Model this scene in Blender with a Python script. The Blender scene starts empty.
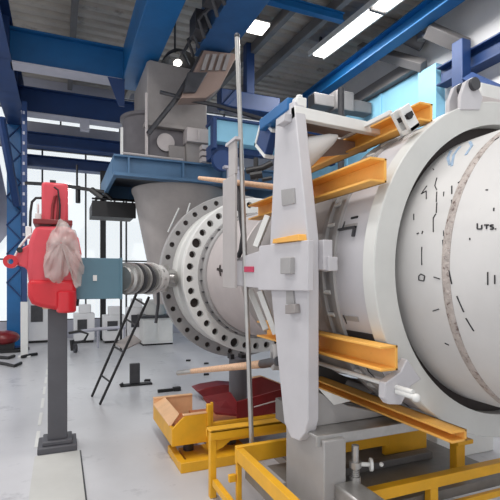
import bpy, bmesh, math, random
from mathutils import Vector, Matrix
random.seed(7)
PI = math.pi
C = bpy.context.scene.collection
scn = bpy.context.scene
V = Vector

# ------------------------------------------------------------------ survey
# world: +X across the hall, +Y along the vessel axis (away), Z up.
F = 450.0
YAW = math.radians(22.9)
SN, CS = math.sin(YAW), math.cos(YAW)
EYE = 1.6

def at(px, py, d=None, X=None, Y=None, Z=None):
    """surveyed point: sight line of a picture point cut by a distance or by a plane of the hall"""
    k = (px - 250) / F
    m = (280 - py) / F
    dx, dy = SN + CS * k, CS - SN * k
    if X is not None: d = X / dx
    elif Y is not None: d = Y / dy
    elif Z is not None: d = (Z - EYE) / m
    return V((d * dx, d * dy, EYE + d * m))

AX, AZ = 2.39, 1.66                 # vessel axis

def on_shell(px, py, R):
    k = (px - 250) / F; m = (280 - py) / F
    dx, dy = SN + CS * k, CS - SN * k
    a = dx * dx + m * m
    b = -2 * dx * AX + 2 * m * (EYE - AZ)
    c = AX * AX + (EYE - AZ) ** 2 - R * R
    q = b * b - 4 * a * c
    t = (-b - math.sqrt(max(q, 0))) / (2 * a)
    p = V((dx * t, dy * t, EYE + m * t))
    return p.y, math.atan2(p.z - AZ, p.x - AX)

# ------------------------------------------------------------------ materials
def lin(c):
    out = []
    for v in c:
        v /= 255.0
        out.append(v / 12.92 if v <= .04045 else ((v + .055) / 1.055) ** 2.4)
    return (*out, 1)

MATS = {}
def mat(name, rgb, rough=.5, metal=0, var=.12, scale=4, bump=0, bscale=60, rust=None, rust_amt=.5, rust_scale=9, stretch=None, spec=.5):
    m = bpy.data.materials.new(name); m.use_nodes = True
    nt = m.node_tree; b = nt.nodes['Principled BSDF']
    b.inputs['Roughness'].default_value = rough; b.inputs['Metallic'].default_value = metal
    b.inputs['Specular IOR Level'].default_value = spec
    tc = nt.nodes.new('ShaderNodeTexCoord')
    src = tc.outputs['Object']
    if stretch:
        mp = nt.nodes.new('ShaderNodeMapping'); mp.inputs['Scale'].default_value = stretch
        nt.links.new(src, mp.inputs[0]); src = mp.outputs[0]
    n = nt.nodes.new('ShaderNodeTexNoise'); n.inputs['Scale'].default_value = scale
    n.inputs['Detail'].default_value = 5; n.inputs['Roughness'].default_value = .6
    nt.links.new(src, n.inputs['Vector'])
    r = nt.nodes.new('ShaderNodeValToRGB')
    base = lin(rgb)
    r.color_ramp.elements[0].position = .3; r.color_ramp.elements[1].position = .7
    r.color_ramp.elements[0].color = (*[x * (1 - var) for x in base[:3]], 1)
    r.color_ramp.elements[1].color = (*[min(1, x * (1 + var)) for x in base[:3]], 1)
    nt.links.new(n.outputs['Fac'], r.inputs[0])
    col = r.outputs[0]
    if rust:
        n2 = nt.nodes.new('ShaderNodeTexNoise'); n2.inputs['Scale'].default_value = rust_scale
        n2.inputs['Detail'].default_value = 8; n2.inputs['Roughness'].default_value = .7
        nt.links.new(src, n2.inputs['Vector'])
        r2 = nt.nodes.new('ShaderNodeValToRGB')
        r2.color_ramp.elements[0].position = 1 - rust_amt; r2.color_ramp.elements[1].position = min(1, 1 - rust_amt + .12)
        r2.color_ramp.elements[0].color = (0, 0, 0, 1); r2.color_ramp.elements[1].color = (1, 1, 1, 1)
        nt.links.new(n2.outputs['Fac'], r2.inputs[0])
        mx = nt.nodes.new('ShaderNodeMix'); mx.data_type = 'RGBA'
        nt.links.new(r2.outputs[0], mx.inputs['Factor']); nt.links.new(col, mx.inputs[6])
        mx.inputs[7].default_value = lin(rust); col = mx.outputs[2]
    nt.links.new(col, b.inputs['Base Color'])
    if bump:
        n3 = nt.nodes.new('ShaderNodeTexNoise'); n3.inputs['Scale'].default_value = bscale
        nt.links.new(src, n3.inputs['Vector'])
        bp = nt.nodes.new('ShaderNodeBump'); bp.inputs['Strength'].default_value = bump; bp.inputs['Distance'].default_value = .01
        nt.links.new(n3.outputs['Fac'], bp.inputs['Height']); nt.links.new(bp.outputs[0], b.inputs['Normal'])
    MATS[name] = m
    return m

def emit(name, rgb, s):
    m = bpy.data.materials.new(name); m.use_nodes = True; nt = m.node_tree
    nt.nodes.remove(nt.nodes['Principled BSDF'])
    e = nt.nodes.new('ShaderNodeEmission'); e.inputs[0].default_value = lin(rgb); e.inputs[1].default_value = s
    nt.links.new(e.outputs[0], nt.nodes['Material Output'].inputs[0]); MATS[name] = m
    return m

def glass(name):
    m = bpy.data.materials.new(name); m.use_nodes = True; nt = m.node_tree
    nt.nodes.remove(nt.nodes['Principled BSDF'])
    t = nt.nodes.new('ShaderNodeBsdfTransparent'); t.inputs[0].default_value = (.95, .97, .98, 1)
    g = nt.nodes.new('ShaderNodeBsdfGlossy'); g.inputs['Roughness'].default_value = .05
    x = nt.nodes.new('ShaderNodeMixShader'); x.inputs[0].default_value = .06
    nt.links.new(t.outputs[0], x.inputs[1]); nt.links.new(g.outputs[0], x.inputs[2])
    nt.links.new(x.outputs[0], nt.nodes['Material Output'].inputs[0]); MATS[name] = m
    return m

PALE   = mat('pale_paint', (204, 202, 201), .45, 0, .05, 3, rust=(150, 146, 142), rust_amt=.32, rust_scale=14)
RINGP  = mat('ring_paint', (206, 206, 203), .5, 0, .04, 5)
LAV    = mat('support_paint', (192, 190, 194), .5, 0, .05, 4, rust=(168, 165, 164), rust_amt=.30, rust_scale=7)
WHITE  = mat('white_paint', (222, 222, 220), .45, 0, .04, 6)
MID    = mat('mid_grey_paint', (158, 156, 156), .5, 0, .08, 4)
TAUPE  = mat('taupe_steel', (150, 144, 142), .5, .1, .12, 2.5)
NECK   = mat('pinkish_grey_paint', (190, 182, 181), .45, 0, .07, 3)
STEEL  = mat('bare_steel', (178, 176, 174), .32, .75, .12, 12)
DSTEEL = mat('dark_steel', (70, 70, 74), .45, .3, .2, 8)
PILLAR = mat('charcoal_paint', (84, 84, 90), .55, 0, .08, 5)
BLACK  = mat('black_steel', (26, 25, 28), .5, 0, .2, 10)
HOLE   = mat('dark_mark_and_shade', (46, 36, 34), .6, 0, .3, 20)  # dark brown for painted shade in gaps and holes, and the neck's star mark
BLUE   = mat('blue_paint', (16, 94, 152), .42, 0, .14, 2)
NAVY   = mat('navy_paint', (30, 60, 110), .5, 0, .14, 2)
SLATE  = mat('slate_blue_paint', (72, 108, 142), .5, 0, .12, 4)
SKYB   = mat('sky_blue_paint', (140, 198, 226), .5, 0, .06, 3)
BOXB   = mat('grey_blue_paint', (88, 122, 138), .5, 0, .05, 4)
RED    = mat('red_paint', (200, 34, 46), .32, 0, .08, 4)
PINKR  = mat('faded_red_paint', (206, 68, 80), .4, 0, .08, 4)
DRED   = mat('dark_red_paint', (120, 28, 32), .35, 0, .2, 5)
YEL    = mat('yellow_paint', (232, 172, 36), .42, 0, .1, 5, rust=(150, 96, 30), rust_amt=.33, rust_scale=13)
OCHRE  = mat('ochre_primer', (236, 176, 84), .5, 0, .08, 5, rust=(190, 128, 58), rust_amt=.35, rust_scale=6)
ORNG   = mat('rusty_orange', (198, 122, 78), .55, 0, .16, 6, rust=(150, 74, 50), rust_amt=.42, rust_scale=6)
PEACH  = mat('peach_and_lit_rim', (236, 190, 146), .5, 0, .08, 8)  # peach paints light into the rim tops of the yellow tray
WOOD   = mat('pale_wood', (206, 168, 138), .6, 0, .18, 9, stretch=(1, 8, 8))
BAGM   = mat('cloudy_plastic', (206, 194, 190), .22, 0, .1, 7)
WELD   = mat('weld_scale', (176, 166, 161), .6, .1, .2, 30, bump=.6, bscale=90, rust=(92, 72, 66), rust_amt=.47, rust_scale=42)
SADL   = mat('saddle_grey', (112, 110, 110), .5, .1, .12, 4)
DECK   = mat('deck_plate_steel', (132, 130, 128), .4, .3, .18, 5)
CASEG  = mat('dark_case_grey', (104, 100, 104), .5, .1, .15, 4)
BROWN  = mat('brown_paint_and_shade', (150, 128, 118), .55, 0, .1, 3)  # own brown of the hydraulic block, painted shade under the top plate
HOIST  = mat('dull_blue_paint', (40, 84, 132), .5, 0, .16, 3)
POSTG  = mat('warm_grey_paint', (176, 171, 170), .5, 0, .06, 4)
MARK   = mat('black_marker', (38, 36, 40), .7, 0, .2, 30)
BLUEMK = mat('blue_chalk', (150, 172, 196), .7, 0, .2, 30)
REDLAB = mat('magenta_label', (190, 60, 92), .5, 0, .15, 60)
ROOF   = mat('roof_sheet', (176, 169, 161), .55, .1, .2, 1.2, rust=(128, 121, 115), rust_amt=.42, rust_scale=2.2)
RAFT   = mat('rafter_steel', (112, 110, 111), .6, 0, .12, 2)
WALLW  = mat('white_cladding', (226, 226, 228), .6, 0, .04, 2, rust=(196, 196, 200), rust_amt=.35, rust_scale=1.2)
WALLG  = mat('grey_cladding', (176, 176, 188), .6, 0, .06, 2)
CONC   = mat('painted_concrete', (196, 196, 200), .3, 0, .07, 1.3, bump=.06, bscale=40, rust=(166, 166, 171), rust_amt=.43, rust_scale=2.6)
SLAB   = mat('pale_concrete', (190, 190, 187), .45, 0, .06, 2.5)
GLASS  = glass('window_glass')
TUBEL  = emit('fluorescent_glow', (255, 252, 244), 9)
PANEL  = emit('lamp_glow', (255, 250, 240), 6)

# ------------------------------------------------------------------ mesh helper
class MB:
    def __init__(s): s.bm = bmesh.new()
    def face(s, pts):
        return s.bm.faces.new([s.bm.verts.new(p) for p in pts])
    def box(s, x0, x1, y0, y1, z0, z1, M=None):
        x0, x1 = min(x0, x1), max(x0, x1); y0, y1 = min(y0, y1), max(y0, y1); z0, z1 = min(z0, z1), max(z0, z1)
        v = [V((x, y, z)) for x in (x0, x1) for y in (y0, y1) for z in (z0, z1)]
        if M: v = [M @ p for p in v]
        v = [s.bm.verts.new(p) for p in v]
        for q in ((0, 1, 3, 2), (4, 6, 7, 5), (0, 4, 5, 1), (2, 3, 7, 6), (0, 2, 6, 4), (1, 5, 7, 3)):
            s.bm.faces.new([v[i] for i in q])
        return s
    def prism(s, pts, ext):
        a = [V(p) for p in pts]; e = V(ext)
        va = [s.bm.verts.new(p) for p in a]; vb = [s.bm.verts.new(p + e) for p in a]
        n = len(a)
        s.bm.faces.new(va); s.bm.faces.new(vb[::-1])
        for i in range(n):
            j = (i + 1) % n
            s.bm.faces.new([va[j], va[i], vb[i], vb[j]])
        return s
    def tube(s, pts, r, n=10, cap=True):
        pts = [V(p) for p in pts]
        rr = r if isinstance(r, (list, tuple)) else [r] * len(pts)
        t0 = (pts[1] - pts[0]).normalized()
        ref = V((0, 0, 1)) if abs(t0.z) < .9 else V((1, 0, 0))
        u = t0.cross(ref).normalized()
        rings = []
        for i, p in enumerate(pts):
            if i == 0: t = t0
            elif i == len(pts) - 1: t = (pts[i] - pts[i - 1]).normalized()
            else: t = ((pts[i] - pts[i - 1]).normalized() + (pts[i + 1] - pts[i]).normalized()).normalized()
            u = (u - t * u.dot(t)).normalized(); w = t.cross(u)
            rings.append([s.bm.verts.new(p + (u * math.cos(2 * PI * k / n) + w * math.sin(2 * PI * k / n)) * rr[i]) for k in range(n)])
        for a, b in zip(rings, rings[1:]):
            for k in range(n):
                j = (k + 1) % n
                s.bm.faces.new([a[k], a[j], b[j], b[k]])
        if cap:
            s.bm.faces.new(rings[0][::-1]); s.bm.faces.new(rings[-1])
        return s
    def lathe(s, prof, o, axis, n=64, a0=0, a1=2 * PI):
        """profile of (distance along axis, radius) turned about an axis through o; closed if first == last"""
        o = V(o); ax = V(axis).normalized()
        ref = V((0, 0, 1)) if abs(ax.z) < .9 else V((1, 0, 0))
        u = ax.cross(ref).normalized(); w = ax.cross(u)
        full = abs(a1 - a0 - 2 * PI) < 1e-6
        m = n if full else n + 1
        closed = prof[0] == prof[-1] and len(prof) > 2
        P = prof[:-1] if closed else prof
        rings = []
        for (t, r) in P:
            if r < 1e-6: rings.append([s.bm.verts.new(o + ax * t)] * m); continue
            rings.append([s.bm.verts.new(o + ax * t + (u * math.cos(a0 + (a1 - a0) * k / n) + w * math.sin(a0 + (a1 - a0) * k / n)) * r) for k in range(m)])
        pairs = list(zip(rings, rings[1:])) + ([(rings[-1], rings[0])] if closed else [])
        for a, b in pairs:
            for k in range(n):
                j = (k + 1) % m
                vs = []
                for q in (a[k], a[j], b[j], b[k]):
                    if q not in vs: vs.append(q)
                if len(vs) > 2:
                    try: s.bm.faces.new(vs)
                    except ValueError: pass
        return s
    def ball(s, c, r, M=None, n=16):
        mt = Matrix.Translation(V(c)) @ (M or Matrix.Identity(4)) @ Matrix.Diagonal((*(r if isinstance(r, (list, tuple)) else (r, r, r)), 1))
        bmesh.ops.create_uvsphere(s.bm, u_segments=n, v_segments=max(6, n // 2), radius=1, matrix=mt)
        return s
    def build(s, name, m, parent=None, bevel=0, smooth=True, origin=None):
        bmesh.ops.recalc_face_normals(s.bm, faces=s.bm.faces)
        org = V((0, 0, 0))
        if parent is not None: org = V(parent['_o'])
        elif origin is not None: org = V(origin)
        else:
            xs = [v.co for v in s.bm.verts]
            org = V(((min(p.x for p in xs) + max(p.x for p in xs)) / 2, (min(p.y for p in xs) + max(p.y for p in xs)) / 2, min(p.z for p in xs)))
        for v in s.bm.verts: v.co -= org
        me = bpy.data.meshes.new(name); s.bm.to_mesh(me); s.bm.free()
        if smooth:
            for p in me.polygons: p.use_smooth = True
            me.set_sharp_from_angle(angle=math.radians(32))
        me.materials.append(m)
        o = bpy.data.objects.new(name, me); C.objects.link(o)
        if parent is not None: o.parent = parent
        else: o.location = org
        o['_o'] = tuple(org)
        if bevel:
            b = o.modifiers.new('edge', 'BEVEL'); b.width = bevel; b.segments = 2; b.limit_method = 'ANGLE'
            b.angle_limit = math.radians(50)
        return o

def tag(o, label, cat, group=None):
    o['label'] = label; o['category'] = cat
    if group: o['group'] = group
    return o

def thing(name, label, cat, loc=(0, 0, 0), group=None):
    o = bpy.data.objects.new(name, None); C.objects.link(o)
    o.location = loc; o['_o'] = tuple(loc); o.empty_display_size = .1
    return tag(o, label, cat, group)

def struct(o): o['kind'] = 'structure'; return o

def dup(root, off, label=None):
    r = root.copy(); C.objects.link(r); r.location = V(root.location) + V(off)
    if label: r['label'] = label
    for ch in list(root.children):
        c = ch.copy(); C.objects.link(c); c.parent = r
        for g in ch.children:
            d = g.copy(); C.objects.link(d); d.parent = c
    return r

def cut(o, cutter_bm):
    """drill holes through a part"""
    me = bpy.data.meshes.new('drill'); bmesh.ops.recalc_face_normals(cutter_bm, faces=cutter_bm.faces)
    cutter_bm.to_mesh(me); cutter_bm.free()
    k = bpy.data.objects.new('drill', me); C.objects.link(k)
    k.location = -V(o['_o']) if o.parent else V((0, 0, 0))
    k.parent = o.parent
    md = o.modifiers.new('drill', 'BOOLEAN'); md.object = k; md.solver = 'EXACT'; md.operation = 'DIFFERENCE'
    bpy.context.view_layer.update()
    dg = bpy.context.evaluated_depsgraph_get()
    nm = bpy.data.meshes.new_from_object(o.evaluated_get(dg))
    o.modifiers.clear(); o.data = nm
    bpy.data.objects.remove(k); bpy.data.meshes.remove(me)
    for p in nm.polygons: p.use_smooth = True
    nm.set_sharp_from_angle(angle=math.radians(32))

SLOPE = .05
def roofz(y): return 6.25 + SLOPE * y

# ================================================================== SETTING
# floor
b = MB(); b.box(-6, 8, -1.5, 15, -.12, 0)
struct(b.build('floor', CONC, smooth=False))
b = MB(); b.box(-.21, .17, -1.2, 4.5, 0, .006)
o = struct(b.build('trim_1', SLAB)); o['label'] = 'pale concrete strip in the floor in front of the charcoal pillar'
b = MB()
for i in range(9):
    y = 4.75 + i * .72
    b.box(-.225, -.19, y, y + .5, 0, .004)
o = struct(b.build('trim_2', WHITE))
b = MB(); b.box(.17, .182, -1.2, 4.5, 0, .007)
struct(b.build('trim_3', DSTEEL))

# ceiling: ribbed roof sheet rising along the hall
b = MB()
prof = []
y = -1.5
while y < 13.7:
    for dy, dz in ((0, 0), (.16, 0), (.20, .07), (.28, .07)):
        prof.append((y + dy, roofz(y + dy) + .10 + dz))
    y += .32
va = [b.bm.verts.new((-6, p[0], p[1])) for p in prof]; vb = [b.bm.verts.new((8, p[0], p[1])) for p in prof]
for i in range(len(prof) - 1): b.bm.faces.new([va[i], va[i + 1], vb[i + 1], vb[i]])
o = struct(b.build('ceiling', ROOF, smooth=False))
sd = o.modifiers.new('sheet', 'SOLIDIFY'); sd.thickness = .012; sd.offset = 1

# back wall: frame with two bands of windows
YB = 13.4
b = MB()
b.box(-6, 8, YB, YB + .2, 0, .5)
b.box(-6, 8, YB, YB + .2, 5.15, 5.85)
b.box(-6, 1.6, YB, YB + .2, 6.2, 7.2); b.box(1.6, 8, YB, YB + .2, 6.85, 7.2)
b.box(-6, -1.55, YB, YB + .2, .5, 6.2)
b.box(2.9, 8, YB, YB + .2, .5, 5.15)
struct(b.build('wall_back', WALLG, smooth=False))
wi = 0
for band, (z0, z1, xs) in enumerate(((.5, 5.15, (-1.55, -.44, .67, 1.78, 2.9)), (5.85, 6.2, (-1.55, .02, 1.6)), (5.85, 6.85, (1.6, 3.2, 4.8, 6.5)))):
    for x0, x1 in zip(xs, xs[1:]):
        wi += 1
        w = bpy.data.objects.new('window_%d' % wi, None); C.objects.link(w); w.location = (x0, YB, z0); w['_o'] = (x0, YB, z0); struct(w)
        f = MB(); t = .022
        f.box(x0, x0 + t, YB + .04, YB + .12, z0, z1); f.box(x1 - t, x1, YB + .04, YB + .12, z0, z1)
        f.box(x0, x1, YB + .04, YB + .12, z0, z0 + t); f.box(x0, x1, YB + .04, YB + .12, z1 - t, z1)
        if band == 0:
            for zz in (2.15,): f.box(x0, x1, YB + .05, YB + .11, zz - .02, zz + .02)
        f.build('window_frame', DSTEEL, w)
        g = MB(); g.box(x0 + t, x1 - t, YB + .075, YB + .083, z0 + t, z1 - t); g.build('pane', GLASS, w)

# right wall
XR = 6.6
b = MB()
b.box(XR, XR + .15, -1.5, 13.6, 0, 6.95)
struct(b.build('wall_right', WALLW, smooth=False))
b = MB(); b.box(XR - .06, XR - .001, 6.76, 13.3, 0, 5.72)
for yy in (8.0, 9.3, 10.6, 11.9): b.box(XR - .085, XR - .06, yy, yy + .06, 0, 5.72)
tag(b.build('cladding_panel', SKYB), 'sky-blue cladding panel on the right wall above the vessel', 'panel')
b = MB(); b.box(XR - .22, XR - .001, 6.3, 6.75, 0, 5.6)
tag(b.build('wall_post', SKYB), 'pale blue square post at the near end of the sky-blue panel', 'post')

# ------------------------------------------------------------------ steelwork
def ibeam_y(b, xc, w, y0, y1, z0, z1, tf=.03, tw=.03):
    b.box(xc - w / 2, xc + w / 2, y0, y1, z0, z0 + tf); b.box(xc - w / 2, xc + w / 2, y0, y1, z1 - tf, z1)
    b.box(xc - tw / 2, xc + tw / 2, y0, y1, z0 + tf, z1 - tf)
def ibeam_x(b, yc, w, x0, x1, z0, z1, tf=.03, tw=.03):
    b.box(x0, x1, yc - w / 2, yc + w / 2, z0, z0 + tf); b.box(x0, x1, yc - w / 2, yc + w / 2, z1 - tf, z1)
    b.box(x0, x1, yc - tw / 2, yc + tw / 2, z0 + tf, z1 - tf)

# rafters under the roof, each on its own
labels = ['dark grey rafter under the roof at the far left', 'dark grey rafter over the left blue frame', 'dark grey rafter between the two blue box beams',
          'dark grey rafter behind the hoist beam', 'dark grey rafter beside the small square lamp', 'dark grey rafter left of the fluorescent lamp', 'dark grey rafter at the right wall']
for i, x in enumerate((-1.6, .25, 1.75, 3.0, 3.9, 4.6)):
    b = MB()
    b.prism([(x - .06, -1.2, roofz(-1.2) - .14), (x + .06, -1.2, roofz(-1.2) - .14), (x + .06, -1.2, roofz(-1.2) + .06), (x - .06, -1.2, roofz(-1.2) + .06)], (0, 14.4, SLOPE * 14.4))
    tag(b.build('roof_rafter', RAFT, bevel=.005), labels[i], 'rafter', 'rafters under the roof')
# blue purlin across and a sloping blue girder at the right
b = MB(); ibeam_x(b, 6.9, .12, 2.6, 4.75, roofz(6.9) - .30, roofz(6.9) - .145, .02, .02)
tag(b.build('purlin', BLUE), 'slim blue purlin crossing the roof beside the square lamp', 'beam')
b = MB()
ibeam_y(b, 5.83, .26, 2.2, 13.2, 6.06, 6.36)
tag(b.build('roof_girder', BLUE, bevel=.004), 'long blue girder under the roof right of the fluorescent lamp', 'girder')

# left frame: longitudinal beams and cross beams at one level
ZB = 5.3
b = MB(); b.box(1.1, 1.5, 2.2, 9.0, ZB + .02, 6.0); b.box(1.06, 1.54, 2.2, 9.0, ZB, ZB + .02)
tag(b.build('box_beam', BLUE, bevel=.01), 'big blue box beam running overhead into the left frame', 'beam')
b = MB(); ibeam_y(b, -.95, .4, 4.0, 12.6, ZB, 6.05)
for yy in (5.5, 7, 8.5, 10, 11.5): b.box(-1.12, -.78, yy, yy + .03, ZB, 6.05)
tag(b.build('edge_beam', NAVY, bevel=.006), 'navy edge beam running overhead at the left side', 'beam')
crossl = ['bright blue cross beam, nearest of the left overhead frame', 'dark blue cross beam, second of the left overhead frame', 'navy cross beam, third of the left overhead frame', 'navy cross beam farthest back before the windows']
for i, (yc, z0, z1, m) in enumerate(((8.8, ZB, 5.95, BLUE), (11.1, ZB - .05, 5.85, NAVY), (12.2, 4.85, 5.2, NAVY), (12.9, 4.5, 4.82, NAVY))):
    t = thing('cross_beam', crossl[i], 'beam', (.1, yc, z0), 'cross beams of the left frame')
    b = MB(); ibeam_x(b, yc, .26, -.8, 1.1 if i == 0 else 2.2, z0 + .03, z1, .03, .05); b.build('web_beam', m, t, .004)
    b = MB(); b.box(-.78, 1.08 if i == 0 else 2.2, yc - .2, yc + .13, z0, z0 + .03); b.build('bottom_flange', WALLG if i < 2 else NAVY, t)  # pale colour on the near flanges stands for light reflected from below
    if i == 1:
        b = MB(); b.prism([(1.5, yc - .14, ZB - .4), (1.9, yc - .14, ZB), (1.5, yc - .14, ZB)], (0, .04, 0)); b.box(.42, .62, yc - .22, yc - .1, ZB - .3, ZB - .05); b.build('gusset', WALLG, t)
# braces and gusset where the box beam meets the cross beam
b = MB(); b.prism([(.8, 8.55, ZB), (1.1, 8.55, ZB), (1.1, 8.55, ZB - .5), (1.0, 8.55, ZB - .5)], (0, .03, 0))
tag(b.build('gusset_plate', NAVY), 'navy gusset under the corner of the box beam and near cross beam', 'bracket')
# columns
t = thing('frame_column', 'blue steel column standing on the floor at far left', 'column', (-1.0, 12.2, 0))
b = MB(); b.box(-1.16, -.86, 12.05, 12.09, 0, ZB); b.box(-1.16, -.86, 12.33, 12.37, 0, ZB); b.box(-1.03, -.99, 12.09, 12.33, 0, ZB); b.build('shaft', BLUE, t, .004)
b = MB(); b.box(-1.25, -.78, 11.95, 12.47, 0, .04); b.build('base_plate', NAVY, t)
b = MB()
for i in range(12):
    z = 1.2 + i * .34
    b.tube([(-1.16 if i % 2 else -.86, 12.03, z), (-.86 if i % 2 else -1.16, 12.03, z + .34)], .018, 6)
b.build('lacing', NAVY, t)
b = MB(); b.tube([at(17, 205, Y=11.9), at(1, 118, Y=10.6)], .09, 8)
tag(b.build('diagonal_brace', NAVY), 'navy diagonal brace rising left from the far left column', 'brace')
p = at(24.5, 357, Z=0)
t = thing('slotted_post', 'slim dark slotted post rising beside the far left column', 'post', (p.x, p.y, 1.15))
b = MB(); b.box(p.x - .05, p.x + .05, p.y - .05, p.y + .05, 1.15, ZB); b.build('post', NAVY, t)
for i in range(14):
    b = MB(); b.box(p.x - .03, p.x + .01, p.y - .06, p.y - .045, 2.3 + i * .21, 2.36 + i * .21); b.build('slot', WALLG, t)
p = at(24.5, 357, Z=0)
b = MB(); b.box(p.x - .07, p.x + .07, p.y - .05, p.y + .05, .03, 1.15); b.box(p.x - .12, p.x + .12, p.y - .1, p.y + .1, 0, .03)
tag(b.build('bollard_post', WHITE, bevel=.008), 'short white post in front of the blue far left column', 'post')
b = MB(); b.box(-1.75, -1.5, 11.2, 13.2, 3.0, 5.2)
b.prism([(-1.62, 12.9, 2.2), (-1.1, 12.9, 2.95), (-1.5, 12.9, 5.1), (-2.4, 12.9, 5.1), (-2.4, 12.9, 2.2)], (0, .05, 0))
tag(b.build('wall_sheet', WALLG), 'lavender grey sheet panel left of the blue column', 'panel')

# hoist beam with trolley
t = thing('hoist_beam', 'dark blue overhead hoist beam with hydraulics underneath, top centre', 'beam', (2.3, 5, ZB))
b = MB(); b.box(2.08, 2.52, 2.0, 7.25, ZB + .02, 5.95); b.box(2.04, 2.56, 2.0, 7.2, ZB, ZB + .02); b.build('girder', HOIST, t, .008)
b = MB(); q = [at(204, 50, Y=6.85), at(238, 46, Y=6.85), at(220, 88, Y=6.85), at(206, 98, Y=6.85), at(181, 98, Y=6.85)]
b.prism([(p.x, 6.85, min(p.z, ZB - .005)) for p in q], (0, .3, 0)); b.build('hydraulic_block', BROWN, t, .01)
for i in range(4):
    b = MB(); q = [at(206 + i * 7, 54, Y=6.8), at(210 + i * 7, 54, Y=6.8), at(205 + i * 7, 70, Y=6.8), at(201 + i * 7, 70, Y=6.8)]
    b.prism([(p.x, 6.8, p.z) for p in q], (0, .05, 0)); b.build('rib', TAUPE, t)
b = MB(); q = [at(188, 72, Y=6.78), at(208, 72, Y=6.78), at(196, 92, Y=6.78), at(184, 92, Y=6.78)]
b.prism([(p.x, 6.78, p.z) for p in q], (0, .07, 0)); b.build('side_housing', DSTEEL, t, .01)
b = MB()
for i in range(7):
    y = 5.3 + i * .3
    b.tube([(1.98 + .05 * (i % 3), y, ZB + .25), (1.86, y + .12, ZB + .02 + .07 * (i % 2)), (2.0, y + .3, ZB - .06)], .028, 7)
b.box(1.8, 2.02, 5.6, 5.95, ZB + .05, ZB + .35); b.box(1.84, 2.02, 6.4, 6.75, ZB, ZB + .3)
b.build('hose_bundle', DSTEEL, t)
# floodlight like dish hanging beside the beam
p = at(175, 55, d=8.2)
t = thing('reflector_lamp', 'grey dish lamp hanging between the two overhead beams', 'lamp', tuple(p))
b = MB(); b.lathe([(0, .1), (.06, .22), (.2, .32), (.22, .32), (.08, .2), (0, .1)], p, (.2, -.35, -1), 24); b.build('dish', DSTEEL, t)
b = MB(); b.lathe([(.15, 0), (.16, .07), (.19, .08), (.20, 0)], p, (.2, -.35, -1), 20); b.build('bulb', PANEL, t)
b = MB(); b.tube([p + V((0, 0, .05)), (p.x, p.y, roofz(p.y) + .05)], .02, 8); b.build('stem', DSTEEL, t)

# lamps
t = thing('fluorescent_lamp', 'long bright twin-section fluorescent lamp under the roof', 'lamp', (5.15, 7, roofz(7) - .2))
S = SLOPE
def strip(x0, x1, y0, y1, off0, off1):
    b = MB(); b.prism([(x0, y0, roofz(y0) - off1), (x1, y0, roofz(y0) - off1), (x1, y0, roofz(y0) - off0), (x0, y0, roofz(y0) - off0)], (0, y1 - y0, S * (y1 - y0))); return b
strip(4.96, 5.30, 3.3, 8.45, .16, .20).build('reflector', RAFT, t)
for y0, y1 in ((3.4, 6.35), (6.45, 8.35)):
    dd = strip(5.0, 5.26, y0, y1, .20, .26).build('diffuser', TUBEL, t)
b = MB(); b.box(4.97, 5.29, 6.37, 6.43, roofz(6.4) - .28, roofz(6.4) - .2); b.build('clip', RAFT, t)
strip(4.93, 4.96, 3.3, 8.45, .14, .25).build('side_rail', WHITE, t)
strip(5.30, 5.33, 3.3, 8.45, .14, .25).build('side_rail', WHITE, t)
b = MB()
for yy in (3.6, 6.38, 8.2): b.box(5.08, 5.13, yy, yy + .05, roofz(yy) - .17, roofz(yy) + .12)
b.build('hanger', DSTEEL, t)
p = at(258, 24, d=8.6)
t = thing('square_lamp', 'small square lamp panel lit under the roof, top centre', 'lamp', tuple(p))
b = MB(); b.box(p.x - .16, p.x + .16, p.y - .18, p.y + .18, p.z - .1, p.z - .05); b.build('diffuser', PANEL, t)
b = MB(); b.box(p.x - .19, p.x + .19, p.y - .21, p.y + .21, p.z - .05, p.z - .01); b.tube([(p.x, p.y, p.z - .02), (p.x, p.y, roofz(p.y) + .08)], .02, 6); b.build('housing', RAFT, t)

# right wall girts
b = MB(); b.box(XR - .2, XR, 6.9, 13.2, 5.74, 5.98)
tag(b.build('wall_girt', RAFT, bevel=.01), 'dark grey girt above the sky-blue panel', 'beam')
b = MB(); ibeam_y(b, XR - .14, .26, 2.0, 6.25, 5.14, 5.48)
tag(b.build('runway_beam', NAVY, bevel=.006), 'blue horizontal beam along the right wall at upper right', 'beam')
b = MB(); b.box(XR - .46, XR - .26, 5.5, 5.72, 0, 5.62); 
tag(b.build('wall_column', NAVY, bevel=.01), 'navy column at the right wall behind the top lug of the ring', 'column')
b = MB(); b.tube([at(468, 80, X=XR - .38), at(500, 95, X=XR - .38) , at(540, 113, X=XR - .38)], .13, 4)
tag(b.build('knee_brace', NAVY), 'blue diagonal brace falling right from the navy wall column', 'brace')
for i, (pts, lab) in enumerate((
    ([(360, 48), (424, 66)], 'dark grey bracket arm pointing at the pale blue post'),
    ([(392, 28), (424, 43)], 'short round-ended dark grey arm under the roof at upper right'),
    ([(428, 30), (466, 47)], 'dark grey haunch bracket above the navy wall column'))):
    b = MB()
    pa, pb = at(*pts[0], X=6.0), at(*pts[1], X=XR - .12)
    if i == 0: pa, pb = at(*pts[0], X=5.9), at(*pts[1], X=XR - .2)
    b.tube([pa, pb], .16 if i else .13, 4 if i != 1 else 12)
    tag(b.build('roof_bracket', RAFT, bevel=.01), lab, 'bracket')
b = MB(); b.tube([at(422, 40, X=6.2), at(422, 34, X=6.2)], .09, 10); b.tube([at(424, 36, X=6.1), at(430, 33, X=6.1)], .05, 8)
tag(b.build('cable_gland', STEEL), 'small shiny fitting at the end of the round roof arm', 'fitting')
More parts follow.
